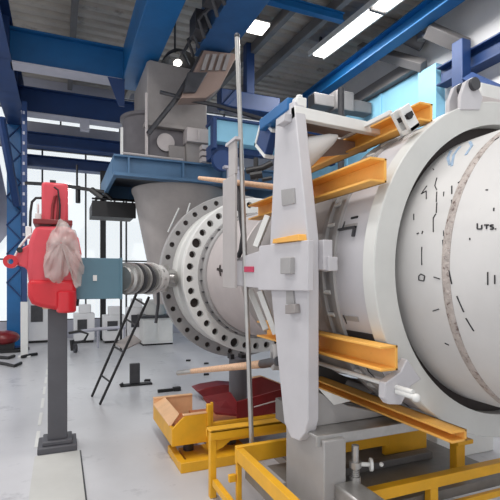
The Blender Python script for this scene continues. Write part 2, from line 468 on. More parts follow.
# gear behind the white frame: grey duct pieces
b = MB()
p = at(312, 99, Y=8.4); b.box(p.x, XR - .1, 8.3, 8.6, p.z - .14, p.z + .12); b.box(p.x + .5, p.x + .95, 8.2, 8.7, p.z - .2, p.z + .22)
tag(b.build('duct_box', RAFT, bevel=.02), 'dark grey duct pieces behind the top of the white frame', 'duct')
p = at(343, 100, Y=4.3)
b = MB(); b.tube([(2.39, 3.5, 2.47), (2.39, 3.5, 3.37)], .03, 12); b.tube([(2.39, 3.5, 2.47), (2.39, 3.5, 2.54)], .07, 12)
tag(b.build('vent_pipe', DSTEEL), 'upright dark grey vent pipe on the vessel behind the top plate of the white frame', 'pipe')

# ================================================================== VESSEL
ves = thing('pressure_vessel', 'huge pale grey cylindrical vessel with ring collar and bolted flanges', 'vessel', (AX, 3.0, .2))
OA = (AX, 0, AZ); YA = (0, 1, 0)
N = 128
RS = .775
def lathe(prof, m, name, parent=ves, n=N): return MB().lathe(prof, OA, YA, n).build(name, m, parent)
sh = lathe([(-.8, RS), (1.40, RS), (2.0, RS), (2.0, RS - .05), (-.8, RS - .05), (-.8, RS)], PALE, 'shell')
lathe([(1.515, RS - .01), (1.515, RS + .002), (1.525, RS + .006), (1.550, RS + .006), (1.56, RS + .002), (1.56, RS - .01), (1.515, RS - .01)], WELD, 'weld_seam', sh)
lathe([(1.81, .83), (1.81, .955), (1.815, .96), (1.90, .96), (1.90, .83), (1.81, .83)], RINGP, 'ring_collar')
lathe([(1.88, .76), (1.88, .835), (1.899, .835), (1.899, .76), (1.88, .76)], HOLE, 'ring_gap_shade')  # dark band painting the shade in the gap round the shell
ho = lathe([(1.90, .80), (1.90, .925), (1.94, .93), (2.19, .93), (2.19, .80), (1.90, .80)], LAV, 'housing')
fl = lathe([(2.19, .80), (2.19, .935), (2.195, .945), (2.235, .945), (2.24, .93), (2.30, .93), (2.305, .95), (2.345, .95), (2.35, .94), (2.35, .80), (2.19, .80)], MID, 'stud_flange')
lathe([(2.241, .8), (2.241, .925), (2.299, .925), (2.299, .8), (2.241, .8)], DSTEEL, 'groove', fl)
for k in range(44):
    a = 2 * PI * k / 44
    c = V((AX + .938 * math.cos(a), 2.238, AZ + .938 * math.sin(a)))
    MB().tube([c, c + V((0, .072, 0))], .012, 8).build('stud', WHITE, fl)
lathe([(2.35, .8), (2.35, .90), (2.42, .905), (2.46, .86), (3.1, .86), (3.2, .875), (3.25, .86), (4.1, .76), (4.15, .74), (4.15, .7), (2.35, .8)], TAUPE, 'cone')
ne = lathe([(4.1, .65), (4.1, .745), (4.14, .76), (4.2, .745), (5.15, .765), (5.40, .765), (5.40, .65), (4.1, .65)], NECK, 'neck')
nc = lathe([(5.18, .72), (5.18, .785), (5.19, .795), (5.26, .795), (5.27, .78), (5.34, .78), (5.345, .815), (5.385, .82), (5.385, .72), (5.18, .72)], MID, 'neck_collar')
for k in range(36):
    a = 2 * PI * (k + .5) / 36
    c = V((AX + .80 * math.cos(a), 5.28, AZ + .80 * math.sin(a)))
    MB().tube([c, c + V((0, .06, 0))], .011, 6).build('collar_stud', DSTEEL, nc)
bf = lathe([(5.38, .78), (5.38, .995), (5.39, 1.01), (5.47, 1.01), (5.47, .78), (5.38, .78)], WHITE, 'bolted_flange')
cb = MB()
for k in range(38):
    a = 2 * PI * (k + .3) / 38
    r = .060 if k % 5 == 1 else .042
    c = V((AX + .922 * math.cos(a), 5.3, AZ + .922 * math.sin(a)))
    cb.tube([c, c + V((0, .3, 0))], r, 14)
cut(bf, cb.bm)
lathe([(5.455, .76), (5.455, 1.0), (5.5, 1.0), (5.5, .76), (5.455, .76)], HOLE, 'hole_shade')  # dark backing so the drilled holes look shaded inside
lathe([(5.5, .7), (5.5, .985), (5.51, 1.0), (5.62, 1.0), (5.63, .985), (5.78, .985), (5.8, 1.0), (6.0, 1.0), (6.0, .7), (5.5, .7)], RINGP, 'spacer')
rf = lathe([(6.0, .72), (6.0, 1.15), (6.01, 1.16), (6.10, 1.16), (6.10, .72), (6.0, .72)], MID, 'rear_flange')
cb = MB()
for k in range(38):
    a = 2 * PI * (k + .6) / 38
    c = V((AX + 1.08 * math.cos(a), 5.96, AZ + 1.08 * math.sin(a)))
    cb.tube([c, c + V((0, .09, 0))], .036, 12)
cut(rf, cb.bm)
for k in range(38):
    a = 2 * PI * (k + .6) / 38
    c = V((AX + 1.08 * math.cos(a), 6.035, AZ + 1.08 * math.sin(a)))
    MB().tube([c, c + V((0, .02, 0))], .034, 8).build('blind_hole_shade', HOLE, rf)  # dark discs painting shade at the bottom of the blind holes
lathe([(6.10, .0), (6.10, 1.08), (6.2, 1.09), (6.4, .9), (6.5, 0)], DSTEEL, 'rear_dome')
# access opening plate in the housing
def patch(px0, px1, py0, py1, R, t, m, name, parent, n=10):
    ya, ta = on_shell(px0, py0, R); yb, tb = on_shell(px1, py0, R); _, tc = on_shell((px0 + px1) / 2, py1, R)
    _, t0 = on_shell((px0 + px1) / 2, py0, R)
    b = MB()
    for i in range(n):
        a0 = t0 + (tc - t0) * i / n; a1 = t0 + (tc - t0) * (i + 1) / n
        P = lambda y, a, r: V((AX + r * math.cos(a), y, AZ + r * math.sin(a)))
        v = [b.bm.verts.new(P(y, a, r)) for y in (ya, yb) for a in (a0, a1) for r in (R - .01, R + t)]
        for q in ((0, 1, 3, 2), (4, 6, 7, 5), (0, 4, 5, 1), (2, 3, 7, 6), (0, 2, 6, 4), (1, 5, 7, 3)): b.bm.faces.new([v[j] for j in q])
    bmesh.ops.remove_doubles(b.bm, verts=b.bm.verts, dist=1e-5)
    return b.build(name, m, parent)
def sweep_angle(y0, y1, a0, a1, R, t, m, name, parent, n=14):
    b = MB()
    for i in range(n):
        c0 = a0 + (a1 - a0) * i / n; c1 = a0 + (a1 - a0) * (i + 1) / n
        P = lambda y, a, r: V((AX + r * math.cos(a), y, AZ + r * math.sin(a)))
        v = [b.bm.verts.new(P(y, a, r)) for y in (y0, y1) for a in (c0, c1) for r in (R - .01, R + t)]
        for q in ((0, 1, 3, 2), (4, 6, 7, 5), (0, 4, 5, 1), (2, 3, 7, 6), (0, 2, 6, 4), (1, 5, 7, 3)): b.bm.faces.new([v[j] for j in q])
    return b.build(name, m, parent)
y0, a0 = on_shell(341, 231, .93); y1, a1 = on_shell(356, 231, .93); _, a2 = on_shell(345, 315, .93)
sweep_angle(2.155, 2.03, a0, a2, .93, .006, MID, 'opening_shade', ho)  # darker grey paints the shaded inside of the opening
sweep_angle(2.165, 2.155, a0, a2, .93, .010, DSTEEL, 'cover_edge', ho)
sweep_angle(2.19, 2.03, a0 - .012, a0, .93, .016, DSTEEL, 'cover_lip', ho, 2)
sweep_angle(2.05, 2.03, a0 - .012, a0 + .05, .93, .012, DSTEEL, 'cover_hinge', ho, 2)
y, a = on_shell(354, 217, .93); sweep_angle(2.10, 2.04, a, a + .012, .93, .006, MARK, 'handle_slot', ho, 2)
y, a = on_shell(366, 330, .93); sweep_angle(2.18, 1.93, a + .02, a + .2, .93, .004, DSTEEL, 'lower_hatch', ho, 6)
# pen marks on the shell
def marks(lines, w, m, name, R=RS, parent=None, sep=True):
    b = MB()
    for ln in lines:
        if sep and ln is not lines[0]: b.build(name, m, parent or sh); b = MB()
        P = []
        for (px, py) in ln:
            y, a = on_shell(px, py, R); P.append((y, a * R))
        for (y0, s0), (y1, s1) in zip(P, P[1:]):
            L = math.hypot(y1 - y0, s1 - s0) or 1e-6
            nx, ny = -(s1 - s0) / L * w / 2, (y1 - y0) / L * w / 2
            q = [(y0 + nx, s0 + ny), (y1 + nx, s1 + ny), (y1 - nx, s1 - ny), (y0 - nx, s0 - ny)]
            def T(y, s, r): a = s / R; return V((AX + r * math.cos(a), y, AZ + r * math.sin(a)))
            lo = [b.bm.verts.new(T(y, s, R - .002)) for y, s in q]; hi = [b.bm.verts.new(T(y, s, R + .0035)) for y, s in q]
            b.bm.faces.new(hi); b.bm.faces.new(lo[::-1])
            for i in range(4): b.bm.faces.new([lo[i], lo[(i + 1) % 4], hi[(i + 1) % 4], hi[i]])
    return b.build(name, m, parent or sh)
# lettering "U T S ." and loose strokes
marks([[(477.5, 223.5), (477.5, 229), (482, 229), (482, 225)], [(484.5, 225), (489, 225)], [(486.8, 225), (486.8, 229)],
       [(493.5, 225), (490.6, 225.2), (490.6, 226.8), (493.5, 227.2), (493.5, 229), (490.5, 229.3)], [(495.2, 229), (496.2, 229)]], .005, MARK, 'lettering', sep=False)
marks([[(427, 186), (421.5, 194), (426.5, 191)], [(426.5, 191), (426.5, 199)], [(437, 178), (435, 186), (437, 190)], [(437, 192), (436.5, 202)],
       [(458, 183), (462, 181)], [(494, 141), (499, 137.5)], [(437, 203), (436.5, 213)], [(436, 214), (433.5, 218), (433.5, 232)], [(414, 214), (414, 220)],
       [(417, 234), (419, 233)], [(422, 234), (423, 231)], [(494, 208), (494, 211)], [(422, 247), (422, 265)], [(470, 238), (470, 240)],
       [(419, 276), (421, 274), (425, 276), (424, 281), (419, 280), (419, 276)], [(434, 277), (440, 279)], [(433, 311), (439, 309)], [(445, 343), (449, 345)],
       [(488, 272), (488, 285)], [(495, 275), (495, 284)], [(486, 190), (488, 190)], [(426, 165), (427, 166)], [(433, 169), (434, 170)]], .0042, MARK, 'pen_mark')
marks([[(444, 192), (444, 236)], [(443, 240), (445, 262)], [(452, 186), (452, 194)], [(452, 200), (452, 212)], [(449, 270), (452, 284)], [(457, 296), (464, 312)], [(466, 318), (474, 331)]], .005, MARK, 'scratch_mark')
marks([[(452, 166), (454, 155), (460, 147)], [(450, 165), (448, 158), (451, 151)], [(466, 155), (472, 146), (470, 142)]], .014, BLUEMK, 'chalk_smear')
marks([[(217, 269), (220, 270), (223, 271)], [(220, 265), (219.5, 270), (220.5, 276)]], .03, HOLE, 'star_mark', R=.765, parent=ne, sep=False)
# lug at the top of the ring
def ring_pt(px, py, Y): return at(px, py, Y=Y)
lug = MB()
for yy in (1.80, 1.88):
    q = [at(455, 112, Y=1.84), at(455, 98, Y=1.84), at(460, 84, Y=1.84), at(467, 80, Y=1.84), at(477, 100, Y=1.84), at(474, 112, Y=1.84)]
    lug.prism([(p.x, yy, p.z) for p in q], (0, .025, 0))
lug.build('lifting_lug', LAV, ves, .004)
p = at(464, 89, Y=1.86)
b = MB(); b.tube([(p.x, 1.78, p.z), (p.x, 1.93, p.z)], .035, 16); b.build('lug_pin', DSTEEL, ves)
p = at(466, 108, Y=1.9); p2 = at(496, 118, Y=1.9)
b = MB(); b.box(p.x, p2.x + .1, 1.84, 2.05, p.z - .06, p.z + .06); b.build('lug_block', NECK, ves, .006)
b = MB(); b.box(p.x + .12, p2.x + .1, 1.9, 2.1, p.z + .06, p.z + .17); b.build('lug_cap', WHITE, ves, .006)

# ================================================================== WHITE SUPPORT FRAME
XS, XS2 = 1.25, 1.32
fr = thing('support_frame', 'tall white steel yoke frame with side arm gripping the vessel', 'frame', (1.28, 2.3, .75))
yz = lambda px, py, X=XS: (X, at(px, py, X=X).y, at(px, py, X=X).z)
b = MB()
outline = [yz(276, 112), yz(283, 106), yz(294, 101), yz(308, 240), yz(308, 420), yz(305, 433), yz(299, 441), yz(291, 438), yz(284, 422), yz(271, 292), yz(270, 240), yz(273, 180)]
b.prism(outline, (XS2 - XS, 0, 0)); b.build('strut', LAV, fr, .006)
# side arm
b = MB(); b.prism([yz(259, 246, 1.215), yz(308, 240, 1.215), yz(308, 291, 1.215), yz(258, 290, 1.215)], (.035, 0, 0))
b.build('joint_plate', LAV, fr, .004)
b = MB(); b.prism([yz(235, 259, 1.225), yz(259, 251, 1.225), yz(259, 288, 1.225), yz(235, 286, 1.225)], (.06, 0, 0))
b.build('arm_plate', LAV, fr, .004)
p = at(236.5, 268.5, X=1.22)
b = MB(); b.tube([p, p + V((.05, 0, 0))], .02, 14); b.build('pin_hole', BLACK, fr)
q = [yz(244, 266.5, 1.217), yz(253, 266.5, 1.217), yz(253, 272, 1.217), yz(244, 272, 1.217)]
b = MB(); b.prism(q, (.01, 0, 0)); b.build('label', REDLAB, fr)
b = MB(); b.prism([yz(280, 258, 1.185), yz(290, 257, 1.185), yz(290, 274, 1.185), yz(280, 274, 1.185)], (.035, 0, 0)); b.build('cover_block', MID, fr, .004)
b = MB(); b.prism([yz(273, 239, 1.20), yz(298, 234, 1.20), yz(299, 240.5, 1.20), yz(272, 243.5, 1.20)], (.055, 0, 0)); o = b.build('ledge', OCHRE, fr, .003); o['label'] = 'yellow ledge strip'
b = MB(); b.prism([yz(281, 190, 1.243), yz(294, 188, 1.243), yz(295, 203, 1.243), yz(282, 206, 1.243)], (.01, 0, 0)); b.build('patch_plate', MID, fr)
b = MB(); b.prism([yz(286, 291, 1.24), yz(293, 291, 1.24), yz(294, 304, 1.24), yz(286, 304, 1.24)], (.012, 0, 0)); b.build('slot', MID, fr)
b = MB(); b.prism([yz(285, 305, 1.215), yz(294, 304, 1.215), yz(295, 313, 1.215), yz(285, 314, 1.215)], (.035, 0, 0)); b.build('slot_block', TAUPE, fr, .003)
b = MB(); b.prism([yz(276, 120, 1.20), yz(285, 113, 1.20), yz(284, 121, 1.20), yz(276, 126, 1.20)], (.05, 0, 0)); b.build('top_lug', LAV, fr, .003)
# top plate going right over the vessel
zt = at(298, 103, X=XS).z
b = MB()
b.prism([(1.25, 2.29, zt), (2.02, 2.29, zt - .035), (2.02, 2.29, zt - .10), (1.25, 2.29, zt - .07)], (0, .05, 0))
b.build('top_beam', WHITE, fr, .004)
b = MB(); b.prism([(1.33, 2.342, zt - .01), (2.02, 2.342, zt - .045), (2.02, 2.342, zt - .065), (1.33, 2.342, zt - .04)], (0, .2, 0)); b.build('under_plate', BROWN, fr)  # brown puts the shade below the top beam into the colour
b = MB(); b.prism([(1.32, 2.55, zt - .05), (1.98, 2.55, zt - .07), (1.95, 2.55, zt - .12), (1.6, 2.55, zt - .19), (1.32, 2.55, zt - .24)], (0, .03, 0))
b.build('underside_shade', BROWN, fr)  # brown sheet painted as the shadowed underside of the top plate
a, c = at(306, 142, X=1.3), at(326, 127, X=1.3)
b = MB(); b.tube([(1.33, 2.42, zt - .26), (1.36, 2.40, zt - .24), (1.54, 2.36, zt - .14), (1.58, 2.35, zt - .12)], [.10, .10, .035, .01], 20); b.build('cone_pin', PALE, fr)
b = MB(); b.box(1.32, 1.38, 2.1, 2.2, at(316, 270, X=1.3).z, at(316, 240, X=1.3).z); b.box(1.34, 1.4, 2.08, 2.16, at(316, 271, X=1.3).z, at(316, 257, X=1.3).z); b.build('side_bracket', LAV, fr, .004)
# inclined links behind the arm
for (pa, pb, r) in ((yz(256, 247, 1.3), yz(268, 216, 1.38), .03), (yz(250, 290, 1.3), yz(266, 330, 1.36), .03), (yz(260, 291, 1.3), yz(276, 334, 1.38), .028)):
    b = MB(); b.tube([pa, pb], r, 4); b.build('link_bar', WHITE, fr, .003)
# blue box on top of the strut
b = MB(); p = at(295, 98, X=1.28)
b.box(1.24, 1.37, 2.365, 2.78, zt + .0, zt + .075)
tag(b.build('channel_box', BLUE, bevel=.008), 'blue channel lying on top of the white frame', 'channel')
b = MB(); b.box(1.265, 1.335, 2.30, 2.36, zt, zt + .06); b.tube([(1.30, 2.33, zt + .06), (1.30, 2.33, zt + .08)], .02, 10)
tag(b.build('end_stop', WHITE, bevel=.008), 'small white end block in front of the blue top channel', 'block')
p = at(266, 138, X=1.3)
t = thing('hinge_cover', 'navy square cover with white rim behind the upper strut', 'cover', tuple(p))
M = Matrix.Translation(p) @ Matrix.Rotation(math.radians(38), 4, 'X')
b = MB(); b.box(-.02, .04, -.09, .09, -.08, .08, M); b.build('plate', NAVY, t, .004)
b = MB(); b.box(-.025, .045, -.11, .11, -.1, -.08, M); b.box(-.025, .045, -.11, .11, .08, .1, M); b.box(-.025, .045, .09, .11, -.1, .1, M); b.build('rim', WHITE, t)

# ------------------------------------------------------------------ ochre channels round the vessel
def channel(y0, y1, x, z0, z1, w, label, open_left=True, tf=.012):
    b = MB()
    b.box(x, x + w, y0, y1, z0, z0 + tf); b.box(x, x + w, y0, y1, z1 - tf, z1)
    if open_left: b.box(x + w - .014, x + w, y0, y1, z0, z1)
    else: b.box(x, x + .014, y0, y1, z0, z1)
    return tag(b.build('steel_channel', OCHRE, bevel=.002), label, 'beam', 'ochre channels round the vessel')
channel(1.80, 3.35, 1.40, 2.085, 2.205, .1, 'ochre channel on the upper left of the vessel, ending at the ring')
channel(1.72, 3.18, 1.40, 1.165, 1.285, .1, 'ochre channel along the lower left of the vessel, above the white rod')
channel(1.87, 3.5, 1.78, 2.46, 2.56, .09, 'ochre channel highest on the vessel, under the top clamp')
channel(1.62, 2.94, 1.74, .81, .868, .1, 'ochre channel lowest under the vessel, below the white rod')
b = MB(); ibx = 1.745
b.box(ibx - .012, ibx + .012, 2.06, 3.4, 2.545, 2.572)
tag(b.build('flat_rail', WHITE, bevel=.003), 'thin white rail lying beside the highest ochre channel', 'rail')
b = MB(); b.tube([(1.50, 1.62, 1.082), (1.50, 2.75, 1.075)], .0125, 14)
t0 = tag(b.build('tie_rod', WHITE), 'white tie rod along the lower left of the vessel', 'rod')
def clamp(c, ang, label):
    t = thing('rod_clamp', label, 'clamp', tuple(c), 'clamps at the ring')
    M = Matrix.Translation(V(c)) @ Matrix.Rotation(ang, 4, 'Y')
    b = MB(); b.prism([M @ V(p) for p in ((-.10, -.025, -.02), (-.05, -.025, -.075), (.05, -.025, -.05), (.12, -.025, -.07), (.12, -.025, .07), (.05, -.025, .05), (-.05, -.025, .075), (-.10, -.025, .02))], M.to_3x3() @ V((0, .05, 0)))
    b.build('jaw', LAV, t, .005)
    b = MB(); b.tube([M @ V((-.03, -.15, 0)), M @ V((-.03, -.03, 0))], .013, 12); b.build('bolt', WHITE, t)
    b = MB(); b.ball(M @ V((-.03, -.16, 0)), .02); b.build('eye', WHITE, t)
    return t
clamp((1.52, 1.755, 1.082), math.radians(-40), 'pale clamp on the lower left of the ring holding the white rod')
c = at(404, 118, Y=1.88)
t = thing('ring_clamp', 'white clamp block at the upper left of the ring', 'clamp', tuple(c), 'clamps at the ring')
M = Matrix.Translation(c) @ Matrix.Rotation(math.radians(-35), 4, 'Y')
b = MB(); b.box(-.038, .038, -.04, -.018, -.08, .055, M); b.box(-.038, .038, .018, .04, -.08, .055, M); b.box(-.038, .038, -.04, .04, -.08, -.055, M); b.build('jaw', WHITE, t, .004)
b = MB(); b.box(-.03, .02, -.05, .03, -.01, .015, M); b.tube([M @ V((-.01, -.055, .0)), M @ V((-.01, -.035, 0))], .018, 10); b.build('bolt', BLACK, t)

# ------------------------------------------------------------------ pedestal below
pe = thing('pedestal', 'grey steel pedestal with saddle carrying the vessel, behind the strut foot', 'pedestal', (1.6, 2.3, 0))
b = MB(); b.box(1.30, 1.44, 2.06, 2.50, 0, .735); b.box(1.445, 1.47, 2.14, 2.49, 0, .73); b.build('column', MID, pe, .006)
arc = []
for i in range(25):
    a = math.radians(240 + (281 - 240) * i / 24)
    arc.append((AX + .91 * math.cos(a), 2.5, AZ + .91 * math.sin(a)))
b = MB(); b.prism([(1.35, 2.45, .66), (1.35, 2.45, .80), (1.88, 2.45, .80)] + [(p[0], 2.45, p[2]) for p in arc] + [(2.6, 2.45, .66)], (0, .3, 0)); b.build('saddle', SADL, pe)
arc = [(AX + .88 * math.cos(math.radians(q)), 2.95, AZ + .88 * math.sin(math.radians(q))) for q in range(208, 296, 4)]
b = MB(); b.prism([(arc[0][0], 2.95, .301)] + arc + [(2.75, 2.95, .301)], (0, .1, 0)); b.build('saddle', SADL, pe)
b = MB(); b.prism([(1.33, 2.23, .76), (1.33, 2.23, .975), (1.57, 2.23, .855), (1.8, 2.23, .79), (2.0, 2.23, .765)], (0, .03, 0)); b.build('gusset', MID, pe, .004)
b = MB(); b.box(1.27, 2.0, 2.10, 2.27, .742, .76); b.box(1.27, 2.0, 2.085, 2.10, .70, .76); b.build('shelf_channel', STEEL, pe, .003)
b = MB(); b.prism([at(318, 388, Y=2.222), at(351, 401, Y=2.222), at(334, 405, Y=2.222)], (0, .006, 0))
tag(b.build('paper_tag', WHITE), 'white triangular plate on the saddle under the ochre channels', 'plate')
# valve pipe
t = thing('valve_pipe', 'upright steel pipe with hand valve under the grey shelf', 'valve', (1.5, 2.06, .45))
b = MB(); b.tube([(1.5, 2.06, .42), (1.5, 2.06, .69)], .02, 12); b.tube([(1.5, 2.06, .48), (1.5, 2.06, .52)], .03, 12); b.tube([(1.5, 2.06, .57), (1.5, 2.06, .60)], .035, 12); b.build('pipe', STEEL, t)
b = MB()
for i in range(8):
    z = .50 + i * .012; b.tube([(1.5, 2.06, z), (1.5, 2.06, z + .006)], .025, 12)
b.build('thread', STEEL, t)
b = MB(); b.tube([(1.5, 2.06, .585), (1.58, 2.02, .585)], .012, 8); b.lathe([(0, .012), (0, .035), (.015, .035), (.015, .012), (0, .012)], (1.57, 2.025, .585), (.9, -.45, 0), 16); b.ball((1.63, 2.0, .585), .012); b.build('hand_wheel', WHITE, t)
# grey square tube below
t = thing('cross_tube', 'grey square tube with rounded white end at the bottom right of the strut', 'tube', (1.42, 1.9, .36))
b = MB(); b.box(1.36, 1.50, 1.74, 2.055, .41, .505); b.box(1.36, 1.5, 1.9, 2.055, 0, .405); b.build('tube', STEEL, t, .012)
b = MB(); b.tube([(1.43, 1.70, .458), (1.43, 1.74, .458)], [.04, .048], 16); b.build('end_cap', WHITE, t, .006)

# ------------------------------------------------------------------ yellow base frame
yf = thing('base_frame', 'yellow steel base frame of rails and posts round the vessel pedestal', 'frame', (1.1, 2.6, 0))
def rail(x0, x1, y0, y1, z0, z1, name='rail', m=YEL): return MB().box(x0, x1, y0, y1, z0, z1).build(name, m, yf, .004)
b = MB(); b.box(1.01, 2.7, 3.12, 3.24, .485, .50); b.box(1.01, 2.7, 3.12, 3.135, .43, .5); b.box(1.01, 2.7, 3.225, 3.24, .43, .5); b.build('rail', YEL, yf, .003)
rail(1.11, 2.75, 2.86, 2.90, .34, .46); rail(1.11, 1.16, .9, 2.86, .36, .45)
rail(1.56, 4.2, 2.03, 2.09, .365, .43); rail(1.9, 4.2, 2.02, 2.05, .22, .26)
rail(1.012, 1.06, 3.14, 3.19, 0, .48, 'post'); rail(1.115, 1.15, 2.862, 2.898, 0, .335, 'post')
rail(1.48, 2.21, 2.62, 2.66, .40, .50); rail(2.02, 2.08, 2.035, 2.085, 0, .365, 'post'); rail(2.66, 2.70, 3.12, 3.2, 0, .43, 'post')
rail(1.02, 1.06, 1.2, 3.12, .10, .15); rail(1.06, 1.11, 2.87, 2.9, .22, .27, 'stub')
b = MB(); b.prism([(1.05, 3.15, .48), (1.2, 3.15, .48), (1.17, 3.15, .40), (1.11, 3.15, .36), (1.05, 3.15, .34)], (0, .02, 0)); b.build('gusset', YEL, yf)
b = MB(); b.box(2.46, 2.54, 2.25, 2.31, .3, .70); b.box(2.42, 2.56, 2.2, 2.34, .50, .53); b.build('jack_post', YEL, yf, .005)
b = MB(); b.box(2.22, 2.62, 2.68, 2.72, .3, .655); b.build('side_plate', YEL, yf, .005)
b = MB(); b.box(1.48, 2.5, 2.50, 2.56, .301, .35); b.build('cross_channel', SADL, yf, .004)
b = MB(); b.box(1.17, 2.76, 2.1, 2.855, .24, .30); b.box(1.5, 2.76, 2.855, 3.08, .24, .30); b.build('deck', DECK, yf); 
b = MB(); b.box(1.2, 1.3, 2.5, 2.84, .30, .335); b.build('deck_plate', MID, yf)
# white box behind the ring foot
b = MB(); b.box(3.05, 3.75, 3.0, 3.5, 0, .95)
tag(b.build('white_cabinet', WHITE, bevel=.01), 'white cabinet standing behind the yellow jack post under the ring', 'cabinet')

# ------------------------------------------------------------------ poles and sticks
t = thing('scaffold_pole', 'thin grey pole standing upright from the yellow rail past the arm', 'pole', tuple(at(252, 452, d=3.22)))
a = at(252, 452, d=3.2); c = at(237, 36, d=3.3)
b = MB(); b.tube([a, c], .0175, 12); b.build('tube', STEEL, t)
b = MB(); b.ball(c, .022, n=10); b.build('end_cap', DSTEEL, t)
p = at(228.5, 146, X=1.165); q = at(228.5, 288, X=1.165)
t = thing('flat_post', 'flat grey upright bar at the left end of the side arm', 'post', (1.165, p.y, q.z))
b = MB(); b.box(1.16, 1.18, 3.03, 3.29, q.z, at(228, 178, X=1.165).z); b.build('bar', POSTG, t, .003)
b = MB(); b.box(1.16, 1.18, 3.02, 3.16, at(228, 178, X=1.165).z, p.z); b.build('upper_bar', POSTG, t, .003)
b = MB(); b.box(1.15, 1.19, 2.99, 3.2, p.z, p.z + .02); b.build('cap_plate', LAV, t)
b = MB(); b.box(1.18, 1.24, 3.05, 3.15, q.z + .02, q.z + .2); b.build('lug', LAV, t)
b = MB(); h = [at(238, 184, d=3.6), at(240, 210, d=3.55), at(243, 235, d=3.5), at(241, 250, d=3.5), at(238, 258, d=3.5)]
b.tube(h, .02, 8); tag(b.build('hose', DSTEEL), 'dark hose hanging beside the flat upright bar', 'hose')
a = at(199, 178, d=3.75); c = at(275, 187, d=3.4)
b = MB(); b.tube([a, a + (c - a) * .5, c], [.016, .022, .022], 12)
tag(b.build('wooden_stick', WOOD), 'pale wooden stick held level at the upper strut', 'stick')
t = thing('lever_pole', 'long wooden lever pole with steel fork end below the flange', 'pole', tuple(at(178, 373, d=3.9)))
a = at(184, 372, d=3.95); c = at(262, 364, d=3.30); e = at(178, 373, d=4.0)
b = MB(); b.tube([a, a + (c - a) * .6, c], [.02, .026, .03], 12); b.build('shaft', WOOD, t)
b = MB(); b.tube([e, a + (c - a) * .12], .022, 10); b.build('fork_end', STEEL, t)
b = MB(); b.tube([c, at(279, 361, X=1.27)], .032, 12); b.build('socket', DSTEEL, t)
p = at(272, 357, X=1.27)
b = MB(); b.lathe([(0, .035), (0, .085), (.05, .085), (.05, .035), (0, .035)], p, (1, -.3, 0), 24)
tag(b.build('hook_ring', MID), 'grey eye ring on the strut holding the lever pole', 'ring')

# ================================================================== RED ACTUATOR on pillar
PX, PY = -.02, 4.69
t = thing('support_pillar', 'charcoal square pillar under the red actuator', 'pillar', (PX, PY, 0))
b = MB(); b.box(PX - .085, PX + .085, PY - .085, PY + .085, .10, 1.34); b.build('shaft', PILLAR, t, .006)
b = MB(); b.box(PX - .17, PX + .17, PY - .17, PY + .17, 0, .06); b.box(PX - .13, PX + .13, PY - .13, PY + .13, .06, .10); b.build('base_plate', PILLAR, t, .008)
def R(px, py, y=None): return at(px, py, Y=PY if y is None else y)
ra = thing('valve_actuator', 'red valve actuator machine on the charcoal pillar', 'machine', (PX, PY, 1.33))
def rbox(px0, px1, py0, py1, y0, y1, name, m, bev=.02, parent=None):
    a, c = R(px0, py1), R(px1, py0)
    return MB().box(a.x, c.x, y0, y1, a.z, c.z).build(name, m, parent or ra, bev)
up = rbox(42, 68, 186, 226, PY - .13, PY + .14, 'gear_case', PINKR, .025)
b = MB(); z = R(55, 224).z; b.box(R(34, 224).x, R(72, 224).x, PY - .19, PY + .19, z - .025, z + .02); b.build('case_flange', DRED, ra, .006)
b = MB()
prof = [(28, 268), (30, 243), (36, 228), (70, 228), (78, 240), (81, 255), (77, 272), (75, 285), (30, 285)]
b.prism([(R(*p).x, PY - .2, R(*p).z) for p in prof], (0, .42, 0)); b.build('upper_body', PINKR, ra, .04)
b = MB()
prof = [(29, 280), (75, 280), (76, 300), (70, 306), (58, 309), (42, 306), (33, 303), (29, 295)]
b.prism([(R(*p).x, PY - .24, R(*p).z) for p in prof], (0, .46, 0)); b.build('lower_body', RED, ra, .035)
a = R(66, 286); b = MB(); b.lathe([(0, 0), (0, .07), (.015, .085), (.19, .085), (.2, .07), (.2, 0)], (a.x, PY - .22, R(66, 311).z), (0, 0, 1), 24); b.build('side_cylinder', RED, ra)
# left ear
b = MB()
pr = [(33, 243), (31, 274), (26, 268), (20, 266), (16, 258), (22, 250)]
b.prism([(R(*p).x, PY - .14, R(*p).z) for p in pr], (0, .12, 0)); b.build('ear', PINKR, ra, .012)
p = R(12, 262); b = MB(); b.lathe([(0, .025), (0, .06), (.12, .06), (.12, .025), (0, .025)], (p.x, PY - .15, p.z), (0, 1, 0), 24)
p2 = R(20, 262); b.box(p.x + .05, p2.x, PY - .13, PY - .05, p.z - .03, p.z + .03); b.build('eye_lug', RED, ra)
p = R(21, 251); b = MB(); b.tube([(p.x, PY - .17, p.z), (p.x, PY - .13, p.z)], .025, 12); b.build('ear_bolt', BLACK, ra)
# cable loop on the gear case
pts = [(52, 221), (53, 205), (55, 197), (58, 195), (59, 199), (58.5, 210), (57, 222)]
b = MB(); b.tube([R(p[0], p[1], PY - .16) for p in pts], .014, 8); b.build('cable_loop', DRED, ra)
b = MB(); b.tube([R(p[0], p[1], PY - .17) for p in ((59.5, 222), (60, 205), (58, 190), (54, 187))], .008, 8); b.build('cable', BLACK, ra)
b = MB(); b.box(R(50, 190).x, R(56, 190).x, PY - .1, PY + .05, R(50, 186).z, R(50, 182).z); b.box(R(46, 0).x, R(66, 0).x, PY - .05, PY + .1, R(50, 186).z, R(50, 184.5).z); b.build('top_bracket', BLACK, ra)
